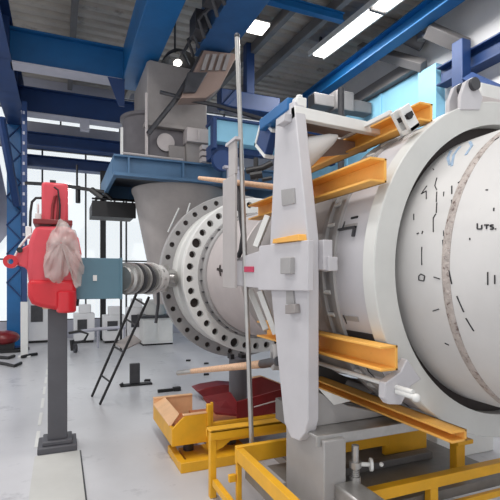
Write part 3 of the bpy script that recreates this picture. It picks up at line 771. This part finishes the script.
# side valve with hose
b = MB(); b.box(R(26, 0).x, R(32, 0).x, PY - .08, PY + .02, R(0, 238).z, R(0, 226).z); b.box(R(35, 0).x, R(42, 0).x, PY - .05, PY + .04, R(0, 222).z, R(0, 212).z); b.box(R(37, 0).x, R(39, 0).x, PY - .04, PY + .02, R(0, 212).z, R(0, 202).z); b.build('side_valve', WHITE, ra, .006)
b = MB(); b.tube([R(p[0], p[1], PY - .04) for p in ((30, 228), (30.5, 212), (32, 202), (36, 198), (42, 198))], .012, 8); b.build('side_hose', BLACK, ra)
b = MB(); b.tube([R(p[0], p[1], PY - .1) for p in ((36, 232), (28, 236), (20, 246), (15, 256))], .01, 8); b.build('grey_hose', WHITE, ra)
# underside strap
b = MB(); b.box(R(43, 0).x, R(59, 0).x, PY - .20, PY + .1, 1.335, R(0, 304).z + .01); b.build('pad', WOOD, ra, .01)
b = MB(); b.lathe([(0, 0), (0, .08), (.1, .09), (.14, .06), (.16, 0)], (R(77, 0).x - .06, PY + .1, R(0, 308).z), (0, 0, 1), 20); b.build('foot_bumper', BLACK, ra)
# round cap poking out of the plastic bag
p = R(61, 244); M = Matrix.Rotation(math.radians(10), 4, 'X')
b = MB(); b.ball((p.x, PY - .2, p.z), (.115, .13, .08), M, 24); b.build('dome_cap', PINKR, ra)
# blue-grey box
dz0, dz1 = at(100, 299, Y=4.62).z, at(100, 258, Y=4.62).z
dbx = thing('drive_box', 'flat grey-blue drive box right of the red actuator', 'box', (.35, 4.75, dz0))
xa, xb = at(72, 280, Y=4.62).x, at(121, 280, Y=4.62).x
b = MB(); b.box(xa, xb, 4.62, 4.92, dz0, dz1); b.build('case', BOXB, dbx, .006)
p = at(95, 278, Y=4.61); b = MB(); b.box(p.x - .018, p.x + .018, 4.612, 4.625, p.z - .028, p.z + .028); b.build('plate', WHITE, dbx)
b = MB(); b.box(xb - .01, xb + .012, 4.60, 4.94, dz0 - .005, dz1 + .005); b.build('end_plate', BOXB, dbx)

# plastic bag draped on the actuator
def bag():
    out = [(61, 219), (69, 226), (76, 233), (79, 246), (81, 257), (84.5, 268), (82, 276), (80, 287), (74, 285), (72, 271), (66, 276), (60, 284), (52, 281), (45, 276), (43.5, 263), (46, 252), (47, 241), (54, 229)]
    n = len(out); nu, nv = 108, 22
    def cr(t):
        i = int(t) % n; f = t - int(t)
        p = [out[(i + k - 1) % n] for k in range(4)]
        return tuple(.5 * (2 * p[1][c] + (p[2][c] - p[0][c]) * f + (2 * p[0][c] - 5 * p[1][c] + 4 * p[2][c] - p[3][c]) * f * f + (3 * p[1][c] - p[0][c] - 3 * p[2][c] + p[3][c]) * f ** 3) for c in (0, 1))
    b = MB(); grid = []
    for j in range(nv + 1):
        v = j / nv; row = []
        for i in range(nu):
            ox, oy = cr(n * i / nu)
            th = 2 * PI * i / nu
            ix, iy = 61 + .6 * math.sin(th), 243 - .5 * math.cos(th)
            e = v
            px, py = ix + (ox - ix) * e, iy + (oy - iy) * e
            low = max(0, -math.cos(th))
            fold = (.026 * math.sin(4 * th + 5 * v) + .022 * math.sin(7 * th - 7 * v + 1) + .006 * math.sin(15 * th + 9 * v)) * (v ** .8)
            y = PY - .352 + .085 * v * v + fold * (.25 + .75 * v)
            py += 1.2 * math.sin(17 * th) * v * v
            row.append(b.bm.verts.new(at(px, py, Y=y)))
        grid.append(row)
    for j in range(nv):
        for i in range(nu):
            k = (i + 1) % nu
            b.bm.faces.new([grid[j][i], grid[j][k], grid[j + 1][k], grid[j + 1][i]])
    o = b.build('plastic_bag', BAGM)
    m = o.modifiers.new('film', 'SOLIDIFY'); m.thickness = .003
    nt = BAGM.node_tree; bs = nt.nodes['Principled BSDF']
    tr = nt.nodes.new('ShaderNodeBsdfTransparent'); mx = nt.nodes.new('ShaderNodeMixShader'); mx.inputs[0].default_value = .45
    nt.links.new(tr.outputs[0], mx.inputs[1]); nt.links.new(bs.outputs[0], mx.inputs[2]); nt.links.new(mx.outputs[0], nt.nodes['Material Output'].inputs[0])
    return tag(o, 'cloudy plastic bag draped over the front of the red actuator', 'bag')
bag()

# ------------------------------------------------------------------ coupling shaft
A = V((xb + .012, 4.80, (dz0 + dz1) / 2)); B = V((1.36, 5.86, 1.62))
D = (B - A).normalized(); L = (B - A).length
cs = thing('coupling_shaft', 'bright steel bellows coupling between the grey-blue box and the flange', 'coupling', tuple(A))
b = MB(); b.lathe([(0, .13), (.06, .13), (.07, .16), (.10, .16), (.11, .11), (L * .5, .11), (L * .5, 0), (0, 0), (0, .13)], A, D, 28); b.build('hub', STEEL, cs)
for i in range(5):
    t0_ = .14 + i * .105
    b = MB(); b.lathe([(t0_, .1), (t0_ + .012, .175), (t0_ + .045, .175), (t0_ + .057, .1), (t0_, .1)], A, D, 32); b.build('bellows_disc', DSTEEL if i % 2 else STEEL, cs)
for i in range(10):
    a = 2 * PI * i / 10
    u = D.cross(V((0, 0, 1))).normalized(); w = D.cross(u)
    c = A + (u * math.cos(a) + w * math.sin(a)) * .155
    b = MB(); b.tube([c + D * .60, c + D * .78], .022, 8); b.build('bolt', STEEL, cs)
b = MB(); b.lathe([(.64, .1), (.64, .19), (.69, .19), (.71, .15), (.86, .17), (.92, .13), (1.0, .10), (1.0, 0)], A, D, 28); b.build('yoke_flange', PALE, cs)
u = D.cross(V((0, 0, 1))).normalized()
b = MB(); b.tube([A + D * .98, B + D * .05], [.12, .12], 14); b.tube([A + D * 1.05 + V((0, 0, .17)), A + D * 1.05 - V((0, 0, .17))], .07, 12); b.tube([A + D * 1.05 + u * .17, A + D * 1.05 - u * .17], .07, 12); b.build('universal_joint', STEEL, cs)
b = MB(); b.tube([A + D * .9 - V((0, 0, .1)), A + D * 1.0 - V((.04, 0, .3)), A + D * .95 - V((.05, 0, .55))], .02, 8); b.build('drain_pipe', DSTEEL, cs)

# ================================================================== PLATFORM UNIT at the back
pf = thing('platform', 'slate blue steel platform beam carrying the grey gear unit', 'platform', (2, 7.3, 3.2))
yP = 7.2
x0, x1 = at(113, 165, Y=yP).x, 3.7
z0, z1 = 3.2, 3.52
b = MB(); b.box(x0, x1, yP - .1, yP + .1, z0, z0 + .05); b.box(x0, x1, yP - .1, yP + .1, z1 - .03, z1); b.box(x0, x1, yP - .012, yP + .012, z0, z1)
b.box(x0, x0 + .06, yP + .105, 9.4, z0, z1); b.box(x1 - .06, x1, yP + .105, 9.4, z0, z1); b.box(x0 + .06, x1 - .06, 9.3, 9.4, z0, z1)
b.build('frame', SLATE, pf, .004)
for px in (128, 182, 222, 252):
    xx = at(px, 170, Y=yP).x
    b = MB(); b.box(xx - .015, xx + .015, yP - .1, yP - .012, z0 + .05, z1 - .03); b.build('stiffener', SLATE, pf)
b = MB(); b.box(x0 + .065, x1 - .065, yP + .105, 9.295, z1 - .045, z1 - .005); b.build('deck', DSTEEL, pf)
for xx in (x1 - .1,):
    b = MB(); b.box(xx - .05, xx + .05, 9.28, 9.38, 0, z0); b.build('leg', NAVY, pf)
# grey gear unit
gu = thing('gear_unit', 'large taupe grey gear housing with pipes standing on the slate blue platform', 'machine', (1.9, 7.9, z1))
def gx(px, py, y=7.5): return at(px, py, Y=y)
b = MB(); a = gx(147, 122); c = gx(207, 66); c.z = min(c.z, 5.25)
b.prism([(a.x, 7.5, a.z), (a.x, 7.5, c.z - .04), (a.x + .05, 7.5, c.z), (c.x, 7.5, c.z - .04), (c.x, 7.5, a.z)], (0, 1.4, 0)); b.build('upper_case', TAUPE, gu, .02)
b = MB(); b.box(a.x - .04, c.x + .04, 7.45, 8.95, a.z - .06, a.z); b.build('case_flange', TAUPE, gu, .006)
b = MB(); b.lathe([(0, .5), (.85, .5), (.87, .54), (.92, .54), (.92, 0), (0, 0), (0, .5)], (gx(146, 160).x + .2, 8.1, z1), (0, 0, 1), 40); b.build('round_tank', CASEG, gu)
a2 = gx(200, 162); b = MB(); b.box(gx(150, 0).x, gx(186, 0).x, 7.56, 8.6, z1, a.z - .06); b.build('lower_case', CASEG, gu, .02)
b = MB(); b.box(gx(185, 0).x, gx(204, 0).x, 7.4, 7.7, z1, gx(0, 122).z); b.build('front_post', TAUPE, gu, .01)
b = MB(); b.box(gx(184, 0).x, gx(207, 0).x, 7.3, 7.7, gx(0, 122).z, gx(0, 106).z); b.box(gx(194, 0).x, gx(196, 0).x, 7.28, 7.3, gx(0, 120).z, gx(0, 108).z); b.build('post_head', NECK, gu, .01)
b = MB(); p = gx(166, 142); b.lathe([(0, .13), (.05, .15), (.06, .15), (.06, 0)], (p.x, 7.57, p.z), (0, -1, 0), 24); b.build('round_cover', NECK, gu)
b = MB(); p = gx(177, 146); b.box(p.x - .14, p.x + .14, 7.48, 7.56, z1, z1 + .35); b.build('small_door', TAUPE, gu, .01)
b = MB(); p = gx(146.5, 0, 7.35); b.tube([(p.x, 7.35, z1), (p.x, 7.35, gx(0, 74).z)], .025, 10); b.build('vertical_pipe', NECK, gu)
b = MB(); b.tube([gx(122, 153, 7.3), gx(183, 160, 7.3)], .022, 8); b.build('low_pipe', NECK, gu)
b = MB(); b.tube([gx(148, 134, 7.3), gx(176, 99, 7.1), gx(204, 52, 6.9)], .04, 6); b.tube([gx(160, 92, 7.2), gx(180, 97, 7.1)], .03, 6)
tag(b.build('diagonal_strut', DSTEEL), 'dark diagonal strut rising in front of the grey gear housing', 'strut')
b = MB(); b.tube([gx(176, 97, 7.05), gx(215, 105, 7.0), gx(262, 119, 6.8), gx(290, 127, 6.6)], .035, 8)
tag(b.build('cable_pipe', DSTEEL), 'dark pipe crossing level from the gear housing to the white frame', 'pipe')
b = MB(); b.box(gx(120.5, 0, 7.3).x, gx(123, 0, 7.3).x, 7.28, 7.34, z1, gx(0, 112, 7.3).z); b.build('edge_post', WHITE, gu)
# light blue box girder with navy end
t = thing('blue_box_girder', 'light blue box girder behind the thin pole, upper centre', 'girder', tuple(gx(240, 145, 6.6)))
a = gx(216, 141, 6.6); c = gx(275, 119, 6.6)
b = MB(); b.box(a.x, c.x + .5, 6.6, 7.0, a.z, gx(216, 119, 6.6).z); b.build('girder', SKYB, t, .01)
b = MB(); b.box(a.x - .03, c.x + .5, 6.55, 7.05, gx(216, 119, 6.6).z, gx(216, 116.5, 6.6).z); b.box(a.x - .06, a.x - .002, 6.55, 6.7, a.z - .12, gx(216, 118, 6.6).z); b.build('cap_flange', NAVY, t, .004)
b = MB(); b.box(gx(212, 0, 6.7).x, gx(232, 0, 6.7).x, 6.75, 7.05, 3.52, a.z); b.box(gx(232, 0, 6.7).x, gx(262, 0, 6.7).x, 6.8, 7.0, a.z - .1, a.z); b.build('leg', NAVY, t, .01)
b = MB(); p = gx(226, 158, 6.5); b.lathe([(0, .0), (0, .16), (.1, .16), (.1, 0)], (p.x, 6.74, p.z), (0, -1, 0), 24); b.build('bearing_cover', NAVY, t)
b = MB(); p = gx(232, 160, 6.4); b.box(p.x - .10, p.x + .10, 6.3, 6.36, gx(0, 172, 6.4).z, gx(0, 146, 6.4).z); b.box(p.x - .16, p.x + .16, 6.28, 6.38, gx(0, 147, 6.4).z, gx(0, 144, 6.4).z); b.build('tee_bracket', WALLG, t)
b = MB(); p = gx(213, 160, 7.1); 
for i in range(3): b.box(p.x - .22, p.x + .02, 7.0, 7.15, z1 + .1 * i, z1 + .07 + .1 * i)
tag(b.build('terminal_block', NECK), 'small grey stacked blocks on the platform edge beside the gear post', 'block')
# black fittings near the strut
t = thing('pipe_fittings', 'black pipe fittings left of the upper strut', 'fitting', tuple(at(258, 170, d=4.4)))
b = MB(); p = lambda x, y: at(x, y, d=4.4)
b.tube([p(246, 171), p(262, 168), p(272, 163)], .03, 10); b.build('main_pipe', BLACK, t)
b = MB(); b.tube([p(256, 158), p(256, 180)], .025, 10); b.tube([p(250, 176), p(262, 174)], .04, 10); b.tube([p(262, 180), p(272, 178)], .02, 8); b.build('elbow', BLACK, t)
# overhead navy clutter behind
b = MB(); b.box(3.2, 6.5, 10.4, 10.7, 5.2, 5.6); b.box(3.6, 3.8, 10.45, 10.65, 0, 5.2)
tag(b.build('far_girder', NAVY, bevel=.01), 'navy girder far behind the light blue box girder', 'girder')
b = MB(); b.box(2.7, 6.4, 9.6, 9.8, 4.5, 4.75)
tag(b.build('far_rail', NAVY, bevel=.01), 'navy rail low behind the light blue box girder', 'rail')
b = MB(); p = gx(243, 103, 9.0); b.box(p.x - .5, p.x + .9, 9.0, 9.3, p.z - .12, p.z + .25); b.box(p.x + .1, p.x + .3, 9.05, 9.25, p.z + .25, roofz(9.1) + .08); b.prism([(p.x - .5, 8.95, p.z - .12), (p.x - .2, 8.95, p.z + .25), (p.x - .05, 8.95, p.z + .25), (p.x - .35, 8.95, p.z - .12)], (0, .05, 0))
tag(b.build('crane_carriage', NAVY, bevel=.02), 'navy crane carriage far back under the roof, upper centre', 'machine')
# hopper duct
hp = thing('hopper', 'big grey tapered hopper hanging under the platform behind the flange', 'hopper', (1.95, 7.95, 1.2))
hx, hy = 2.0, 8.05
b = MB(); b.lathe([(0, .45), (.5, .52), (1.9, .80), (1.98, .84), (2.02, .84), (2.02, 0), (0, 0), (0, .45)], (hx, hy, 1.18), (0, 0, 1), 56); b.build('shell', TAUPE, hp)
for (pa, pb) in (((190, 205), (184, 222)), ((169, 208), (176, 195))):
    p0, p1 = at(*pa, d=6.95), at(*pb, d=6.95)
b = MB(); b.tube([at(190, 203, d=7.05), at(183, 226, d=7.08)], .012, 6); b.tube([at(179, 208, d=7.05), at(168, 232, d=7.1)], .012, 6); b.build('rib', WHITE, hp)
# dark walkway at left of platform
b = MB(); a = at(92, 216, Y=8.6); c = at(136, 203, Y=8.6); b.box(a.x, c.x, 8.65, 9.4, a.z + .03, c.z - .03); b.box(a.x, c.x, 8.6, 8.65, a.z, c.z)
wk = thing('walkway', 'dark grated walkway left of the slate blue platform', 'walkway', (.8, 9, a.z))
b.build('deck_beam', BLACK, wk, .005)
b = MB()
for i in range(5): xx = a.x + .06 + (c.x - a.x - .12) * i / 4; b.tube([(xx, 8.62, c.z), (xx + .12, 9.4, c.z + .2)], .018, 6)
for i in range(3): b.tube([(a.x + .08 * i, 8.65 + .35 * i, c.z + .04 + .075 * i), (c.x + .04 * i, 8.65 + .35 * i, c.z + .04 + .075 * i)], .018, 6)
b.build('grating_bars', BLACK, wk)
p = at(103, 340, Z=0)
b = MB(); b.box(p.x - .07, p.x + .07, p.y - .07, p.y + .07, 0, 4.5)
tag(b.build('walkway_post', BLACK), 'thick black post standing on the floor behind the grey-blue box', 'post')
p = at(121, 330, d=10.2); p.z = 0
b = MB(); b.tube([(p.x, p.y, 0), (p.x, p.y, 3.1)], .025, 8)
tag(b.build('thin_post', BLACK), 'thin black post right of the thick black post', 'post')
b = MB(); b.tube([at(26, 183, d=9.3), at(60, 185, d=8.9), at(104, 192, d=8.3), at(112, 200, d=8.3)], .035, 8); b.tube([at(78, 186, d=8.7), at(78, 203, d=8.7)], .045, 8); b.tube([at(92, 190, d=8.45), at(104, 199, d=8.3)], .06, 8); b.tube([at(77, 165, d=8.7), at(77, 188, d=8.7)], .022, 6)
tag(b.build('service_pipe', BLACK), 'black service pipe level behind the top of the red actuator', 'pipe')

# ================================================================== YELLOW TRAY with red chute
ty = thing('yellow_tray', 'open yellow steel tray with rusty orange bed on the floor', 'tray', (1.1, 3.9, 0))
zf0, zf1 = .15, .30
P0 = at(172, 447, Z=zf0)           # front left bottom
xL, yF = P0.x, P0.y
yBk = max(yF + .55, at(153.5, 414, X=xL).y); xR = at(207, 445, Y=yF).x
# bed
b = MB(); b.box(xL + .02, xR, yF + .02, yBk, zf0, zf0 + .03); b.build('bed', ORNG, ty)
b = MB(); b.box(xL, xL + .03, yF + .026, yBk, zf0, zf1); b.build('side_plate', YEL, ty, .004)
b = MB(); b.prism([(xL - .004, yF + .1, zf1), (xL + .02, yF + .1, zf1), (xL + .12, yF + .22, zf1 + .055), (xL + .12, yBk, zf1 + .06), (xL - .004, yBk, zf1)], (0, 0, .012)); b.build('side_rim', PEACH, ty, .003)  # rim top in peach, as yellow steel catching the light
zq = at(184, 416, Y=yF).z
b = MB(); b.prism([(xL, yF, zf0), (xL, yF, zf1), (xL + .12, yF, zq), (xR, yF, zq), (xR, yF, zf0)], (0, .025, 0)); b.build('front_plate', YEL, ty, .003)
b = MB(); b.box(xL + .1, xR, yF - .003, yF + .04, zq, zq + .01); b.build('front_rim', PEACH, ty, .002)
b = MB(); b.box(xL, xR + .1, yBk, yBk + .025, zf0, zf1 + .06); b.box(xL, xR + .1, yBk - .01, yBk + .04, zf1 + .06, zf1 + .075); b.build('back_plate', PEACH, ty, .003)
b = MB(); b.box(xR, xR + .035, yF - .02, yF + .03, zf0 - .06, zq + .08); b.box(xR + .04, xR + .06, yF, yF + .03, zf0 - .06, zq + .09); b.build('divider', YEL, ty, .003)
b = MB(); b.box(xR + .06, xR + .85, yF - .0, yF + .03, zf0 - .02, zq - .09); b.build('long_plate', YEL, ty, .003)
b = MB(); b.box(xR + .06, xR + .85, yF + .03, yBk, zf0 + .02, zf0 + .05); b.build('rear_bed', ORNG, ty)
b = MB(); P1 = at(181, 474, Z=0); b.box(P1.x, P1.x + .75, P1.y, P1.y + .07, 0, .085); b.box(P1.x, P1.x + .06, P1.y + .075, P1.y + .5, 0, .07); b.box(P1.x + .1, P1.x + .7, P1.y + .08, P1.y + .5, 0, .03); b.build('skid', YEL, ty, .004)
for xx in (xL + .2, xL + .62):
    b = MB(); b.tube([(xx, yF + .2, .0), (xx, yF + .2, zf0 + .01)], .05, 12); b.build('foot', DSTEEL, ty)
# red chute
ch = thing('red_chute', 'dark red open steel chute lying on the yellow tray', 'chute', (xR + .45, yF + .3, zf0 + .05))
cx0 = xR + .09
def tz(px, py, y): return at(px, py, Y=y)
zb = zq - .03
b = MB(); b.prism([(cx0, yF + .03, zb), (cx0 + .30, yF + .03, zb - .06), (cx0 + .30, yF + .45, zb + .06), (cx0, yF + .42, zb + .05)], (0, 0, .02)); b.build('sloped_plate', DRED, ch)
pA, pB_, pC, pD = tz(237, 420, yF + .02), tz(237, 402, yF + .02), tz(287, 388, yF + .02), tz(287, 411, yF + .02)
b = MB(); b.prism([pA, pB_, pC, pD], (0, .02, 0)); b.build('front_wall', DRED, ch)
pE, pF, pG, pH = tz(252, 379, yF + .5), tz(262, 377, yF + .5), tz(290, 388, yF + .5), tz(290, 412, yF + .5)
b = MB(); b.prism([tz(250, 412, yF + .5), pE, pF, pG, pH], (0, .02, 0)); b.build('back_wall', DRED, ch)
b = MB(); b.prism([tz(252, 378, yF + .52), tz(262, 376, yF + .52), tz(290, 387, yF + .52), tz(290, 391, yF + .52), tz(262, 380.5, yF + .52)], (0, .05, 0)); b.build('rim', PEACH, ch)
b = MB(); b.tube([tz(254, 407, yF - .0), tz(279, 400, yF - .0)], .006, 6); b.build('scratch_bar', NECK, ch)
# dark red dish behind
p = at(222, 398, Z=.02)
b = MB(); q = [at(197, 391, Y=p.y), at(206, 388, Y=p.y), at(224, 385, Y=p.y), at(243, 386, Y=p.y), at(243, 399, Y=p.y), at(212, 399.5, Y=p.y), at(203, 397, Y=p.y)]
b.prism([(v.x, v.y, max(v.z, .0)) for v in q], (0, .3, 0)); 
tag(b.build('red_dish', DRED, bevel=.012), 'dark red curved scrap plate on the floor behind the tray', 'plate')
# grey round post
p = at(238, 400, d=4.75)
t = thing('round_post', 'short grey round post with notched top behind the red chute', 'post', (p.x, p.y, 0))
zt2 = at(238, 358, d=4.75).z
b = MB(); b.tube([(p.x, p.y, 0), (p.x, p.y, zt2)], .095, 24); b.build('shaft', PILLAR, t)
b = MB(); b.box(p.x - .1, p.x - .06, p.y - .05, p.y + .05, zt2, zt2 + .05); b.box(p.x + .02, p.x + .09, p.y - .05, p.y + .05, zt2, zt2 + .04); b.build('notch', BLACK, t)

# ================================================================== FLOOR ITEMS and far background
# ladder
t = thing('ladder', 'thin black ladder leaning at the coupling', 'ladder', tuple(at(97, 402, Z=0)))
a0_, a1_ = at(92, 397, Z=0), at(100, 405, Z=0)
b0_, b1_ = at(138, 290, d=5.55), at(149, 297, d=5.45)
for (p, q) in ((a0_, b0_), (a1_, b1_)):
    b = MB(); b.tube([p + V((0, 0, .01)), q], .017, 8); b.build('side_rail', BLACK, t)
for f in (.22, .5, .75, .93):
    b = MB(); b.tube([a0_ + (b0_ - a0_) * f, a1_ + (b1_ - a1_) * f], .012, 6); b.build('rung', BLACK, t)
f = .52
c0, c1 = a0_ + (b0_ - a0_) * f, a1_ + (b1_ - a1_) * f
b = MB(); b.prism([c0, c1, c1 + V((.22, .1, .08)), c0 + V((.24, .1, .1))], (0, 0, .015)); b.build('step', TAUPE, t)
# small grey panel box
p = at(130, 386, Z=0); q = at(140, 386, Y=p.y)
t = thing('floor_panel', 'small dark grey upright panel on the floor right of the ladder', 'panel', (p.x, p.y, 0))
h = at(130, 364, Y=p.y).z
b = MB(); b.box(p.x, q.x, p.y, p.y + .06, .03, h); b.build('board', DSTEEL, t, .004)
b = MB(); b.box(p.x - .14, q.x + .18, p.y - .04, p.y + .08, 0, .025); b.tube([(p.x - .15, p.y, .02), (p.x - .1, p.y, .05)], .02, 8); b.build('base_bar', BLACK, t)
p = at(158, 393, Z=0); q = at(183, 392.5, Z=0)
b = MB(); b.box(p.x, p.x + .22, p.y, p.y + .05, 0, .04); b.prism([(p.x + .22, p.y - .01, 0), (q.x - .03, p.y - .02, 0), (q.x, p.y, 0), (q.x, p.y + .05, 0), (q.x - .03, p.y + .07, 0), (p.x + .22, p.y + .06, 0)], (0, 0, .055))
tag(b.build('steel_bar', BLACK, bevel=.006), 'black steel bar lying on the floor in front of the small grey panel', 'bar')
for i, (px, py, lab) in enumerate(((188, 361, 'tiny black offcut on the floor left of the lever pole, nearest the flange'), (206, 364, 'tiny black offcut on the floor just above the lever pole'), (206, 375, 'tiny black offcut on the floor just below the lever pole'), (147, 381, 'small flat black offcut beside the small grey panel'))):
    p = at(px, py, Z=0); b = MB(); b.prism([(p.x - .05, p.y - .03, 0), (p.x + .04, p.y - .04, 0), (p.x + .06, p.y + .02, 0), (p.x - .02, p.y + .05, 0)], (0, 0, .025))
    tag(b.build('offcut', BLACK), lab, 'offcut', 'offcuts on the floor')
# far cabinet with drum
p = at(143, 346, Z=0); q = at(173, 346, Y=p.y)
t = thing('storage_cabinet', 'low pale cabinet far back under the drum', 'cabinet', ((p.x + q.x) / 2, p.y, 0))
hz = at(158, 318, Y=p.y).z
b = MB(); b.box(p.x, q.x, p.y, p.y + .6, .04, hz); b.build('body', WHITE, t, .01)
b = MB(); b.box(p.x - .05, q.x + .08, p.y - .04, p.y + .64, hz, hz + .06); b.build('top', DSTEEL, t)
b = MB(); b.box(p.x + .02, p.x + .33, p.y - .015, p.y, .1, hz - .05); b.box(p.x + .37, q.x - .02, p.y - .015, p.y, .1, hz - .05); b.build('door', WHITE, t, .004)
b = MB(); b.box(p.x, q.x, p.y + .03, p.y + .57, 0, .04); b.build('plinth', BLACK, t)
cxx = (p.x + q.x) / 2
b = MB(); b.lathe([(0, 0), (0, .24), (.02, .26), (.06, .25), (.12, .26), (.16, .25), (.30, .26), (.31, .22), (.38, .2), (.4, 0)], (cxx, p.y + .3, hz + .06), (0, 0, 1), 28)
tag(b.build('drum', SLAB), 'pale round drum on the low cabinet far back', 'drum')
# machines at the windows
for i, (px, w, h, lab) in enumerate(((84, .5, .75, 'white cabinet machine by the windows, left of the black post'), (114, .55, .7, 'white cabinet machine by the windows, right of the black post'), (136, .45, .9, 'white cabinet machine by the windows, behind the ladder'), (40, .6, 1.2, 'pale cabinet machine by the windows, left of the pillar'))):
    p = at(px, 334, d=11.6); p.z = 0
    t = thing('machine_cabinet', lab, 'machine', tuple(p), 'white machines by the windows')
    b = MB(); b.box(p.x - w / 2, p.x + w / 2, p.y - .2, p.y + .3, .06, h); b.box(p.x - w / 4, p.x + w / 3, p.y - .1, p.y + .2, h, h + .22); b.build('case', WALLW, t, .02)
    b = MB(); b.box(p.x - w / 3, p.x + w / 8, p.y - .215, p.y - .2, h * .45, h * .8); b.build('screen', DSTEEL, t)
    b = MB(); b.box(p.x - w / 2 + .03, p.x + w / 2 - .03, p.y - .16, p.y + .26, 0, .06); b.build('plinth', BLACK, t)
b = MB(); b.tube([at(70, 333, d=10.6), at(98, 329, d=10.6), at(126, 327, d=10.6)], .04, 8)
p = at(98, 329, d=10.6)
b.tube([(p.x, p.y, 0), p], .025, 6); b.tube([(at(124, 327, d=10.6).x, at(124, 327, d=10.6).y, 0), at(124, 327, d=10.6)], .025, 6)
tag(b.build('barrier_rail', WALLG), 'pale level barrier rail far back behind the ladder', 'rail')
t = thing('hand_truck', 'black wheeled trolley just right of the charcoal pillar far back', 'trolley', tuple(at(74, 350, Z=0)))
p = lambda x, y: at(x, y, d=10.0)
b = MB(); b.tube([p(69, 333), p(80, 331), p(88, 334), p(84, 341), p(74, 343)], .03, 8); b.tube([p(72, 340), p(73, 350.5)], .05, 8); b.build('frame', BLACK, t)
b = MB(); w = at(74, 345, d=9.9); b.lathe([(0, .03), (0, .1), (.05, .1), (.05, .03), (0, .03)], (w.x, w.y, .1), (1, .3, 0), 20); b.build('wheel', DSTEEL, t)
# cables and red thing at far left
t = thing('floor_machine', 'dark red machine on black skids at the far left edge', 'machine', tuple(at(5, 356, Z=0)))
c = at(4, 352, Z=0)
b = MB(); b.ball((c.x, c.y, .32), (.32, .3, .16), None, 20); b.build('housing', DRED, t)
b = MB(); b.box(c.x - .4, c.x + .45, c.y - .2, c.y - .12, 0, .06); b.box(c.x - .4, c.x + .5, c.y + .1, c.y + .18, 0, .06); b.box(c.x - .2, c.x + .2, c.y - .15, c.y + .15, .06, .2); b.build('skid', BLACK, t)
for i, pts in enumerate(([(-6, 362), (6, 364), (14, 366), (21, 363)], [(-6, 357), (8, 358), (14, 356)], [(22, 357), (30, 355), (37, 354)])):
    b = MB(); b.tube([at(x, y, Z=.03) for x, y in pts], .035 if i else .03, 8)
    tag(b.build('floor_hose', BLACK), ['black hose on the floor nearest at the left edge', 'black hose on the floor behind the nearest one at left', 'black hose on the floor right of the white post'][i], 'hose', 'hoses on the floor at left')

# ================================================================== CAMERA, LIGHT
cam = bpy.data.objects.new('camera', bpy.data.cameras.new('camera')); C.objects.link(cam)
cam.location = (0, 0, EYE); cam.rotation_euler = (PI / 2, 0, -YAW)
cam.data.sensor_width = 36; cam.data.lens = 36 * F / 500; cam.data.shift_y = .06; cam.data.clip_start = .05
scn.camera = cam

w = bpy.data.worlds.new('daylight'); scn.world = w; w.use_nodes = True
bg = w.node_tree.nodes['Background']; bg.inputs[0].default_value = (.97, .985, 1, 1); bg.inputs[1].default_value = 1.3

def area(name, loc, size, sy, energy, rot=(0, 0, 0), col=(1, .98, .95)):
    l = bpy.data.lights.new(name, 'AREA'); l.shape = 'RECTANGLE'; l.size = size; l.size_y = sy; l.energy = energy; l.color = col
    o = bpy.data.objects.new(name, l); C.objects.link(o); o.location = loc; o.rotation_euler = rot
    return o
area('fluorescent_light', (5.1, 6.2, roofz(6.2) - .33), .26, 5.0, 210, (math.atan(SLOPE), 0, 0))
area('added_ceiling_fill', (.3, 1.5, 6.1), .4, 5, 230)  # unseen ceiling light added to brighten the hall
area('added_ceiling_fill', (-2.2, 6.5, 6.2), .4, 5, 230)  # second added fill, no fixture modelled

vs = scn.view_settings
vs.view_transform = 'Standard'; vs.look = 'None'; vs.gamma = 1; vs.use_curve_mapping = False; vs.exposure = -.25
for o in list(bpy.data.objects):
    if '_o' in o: del o['_o']
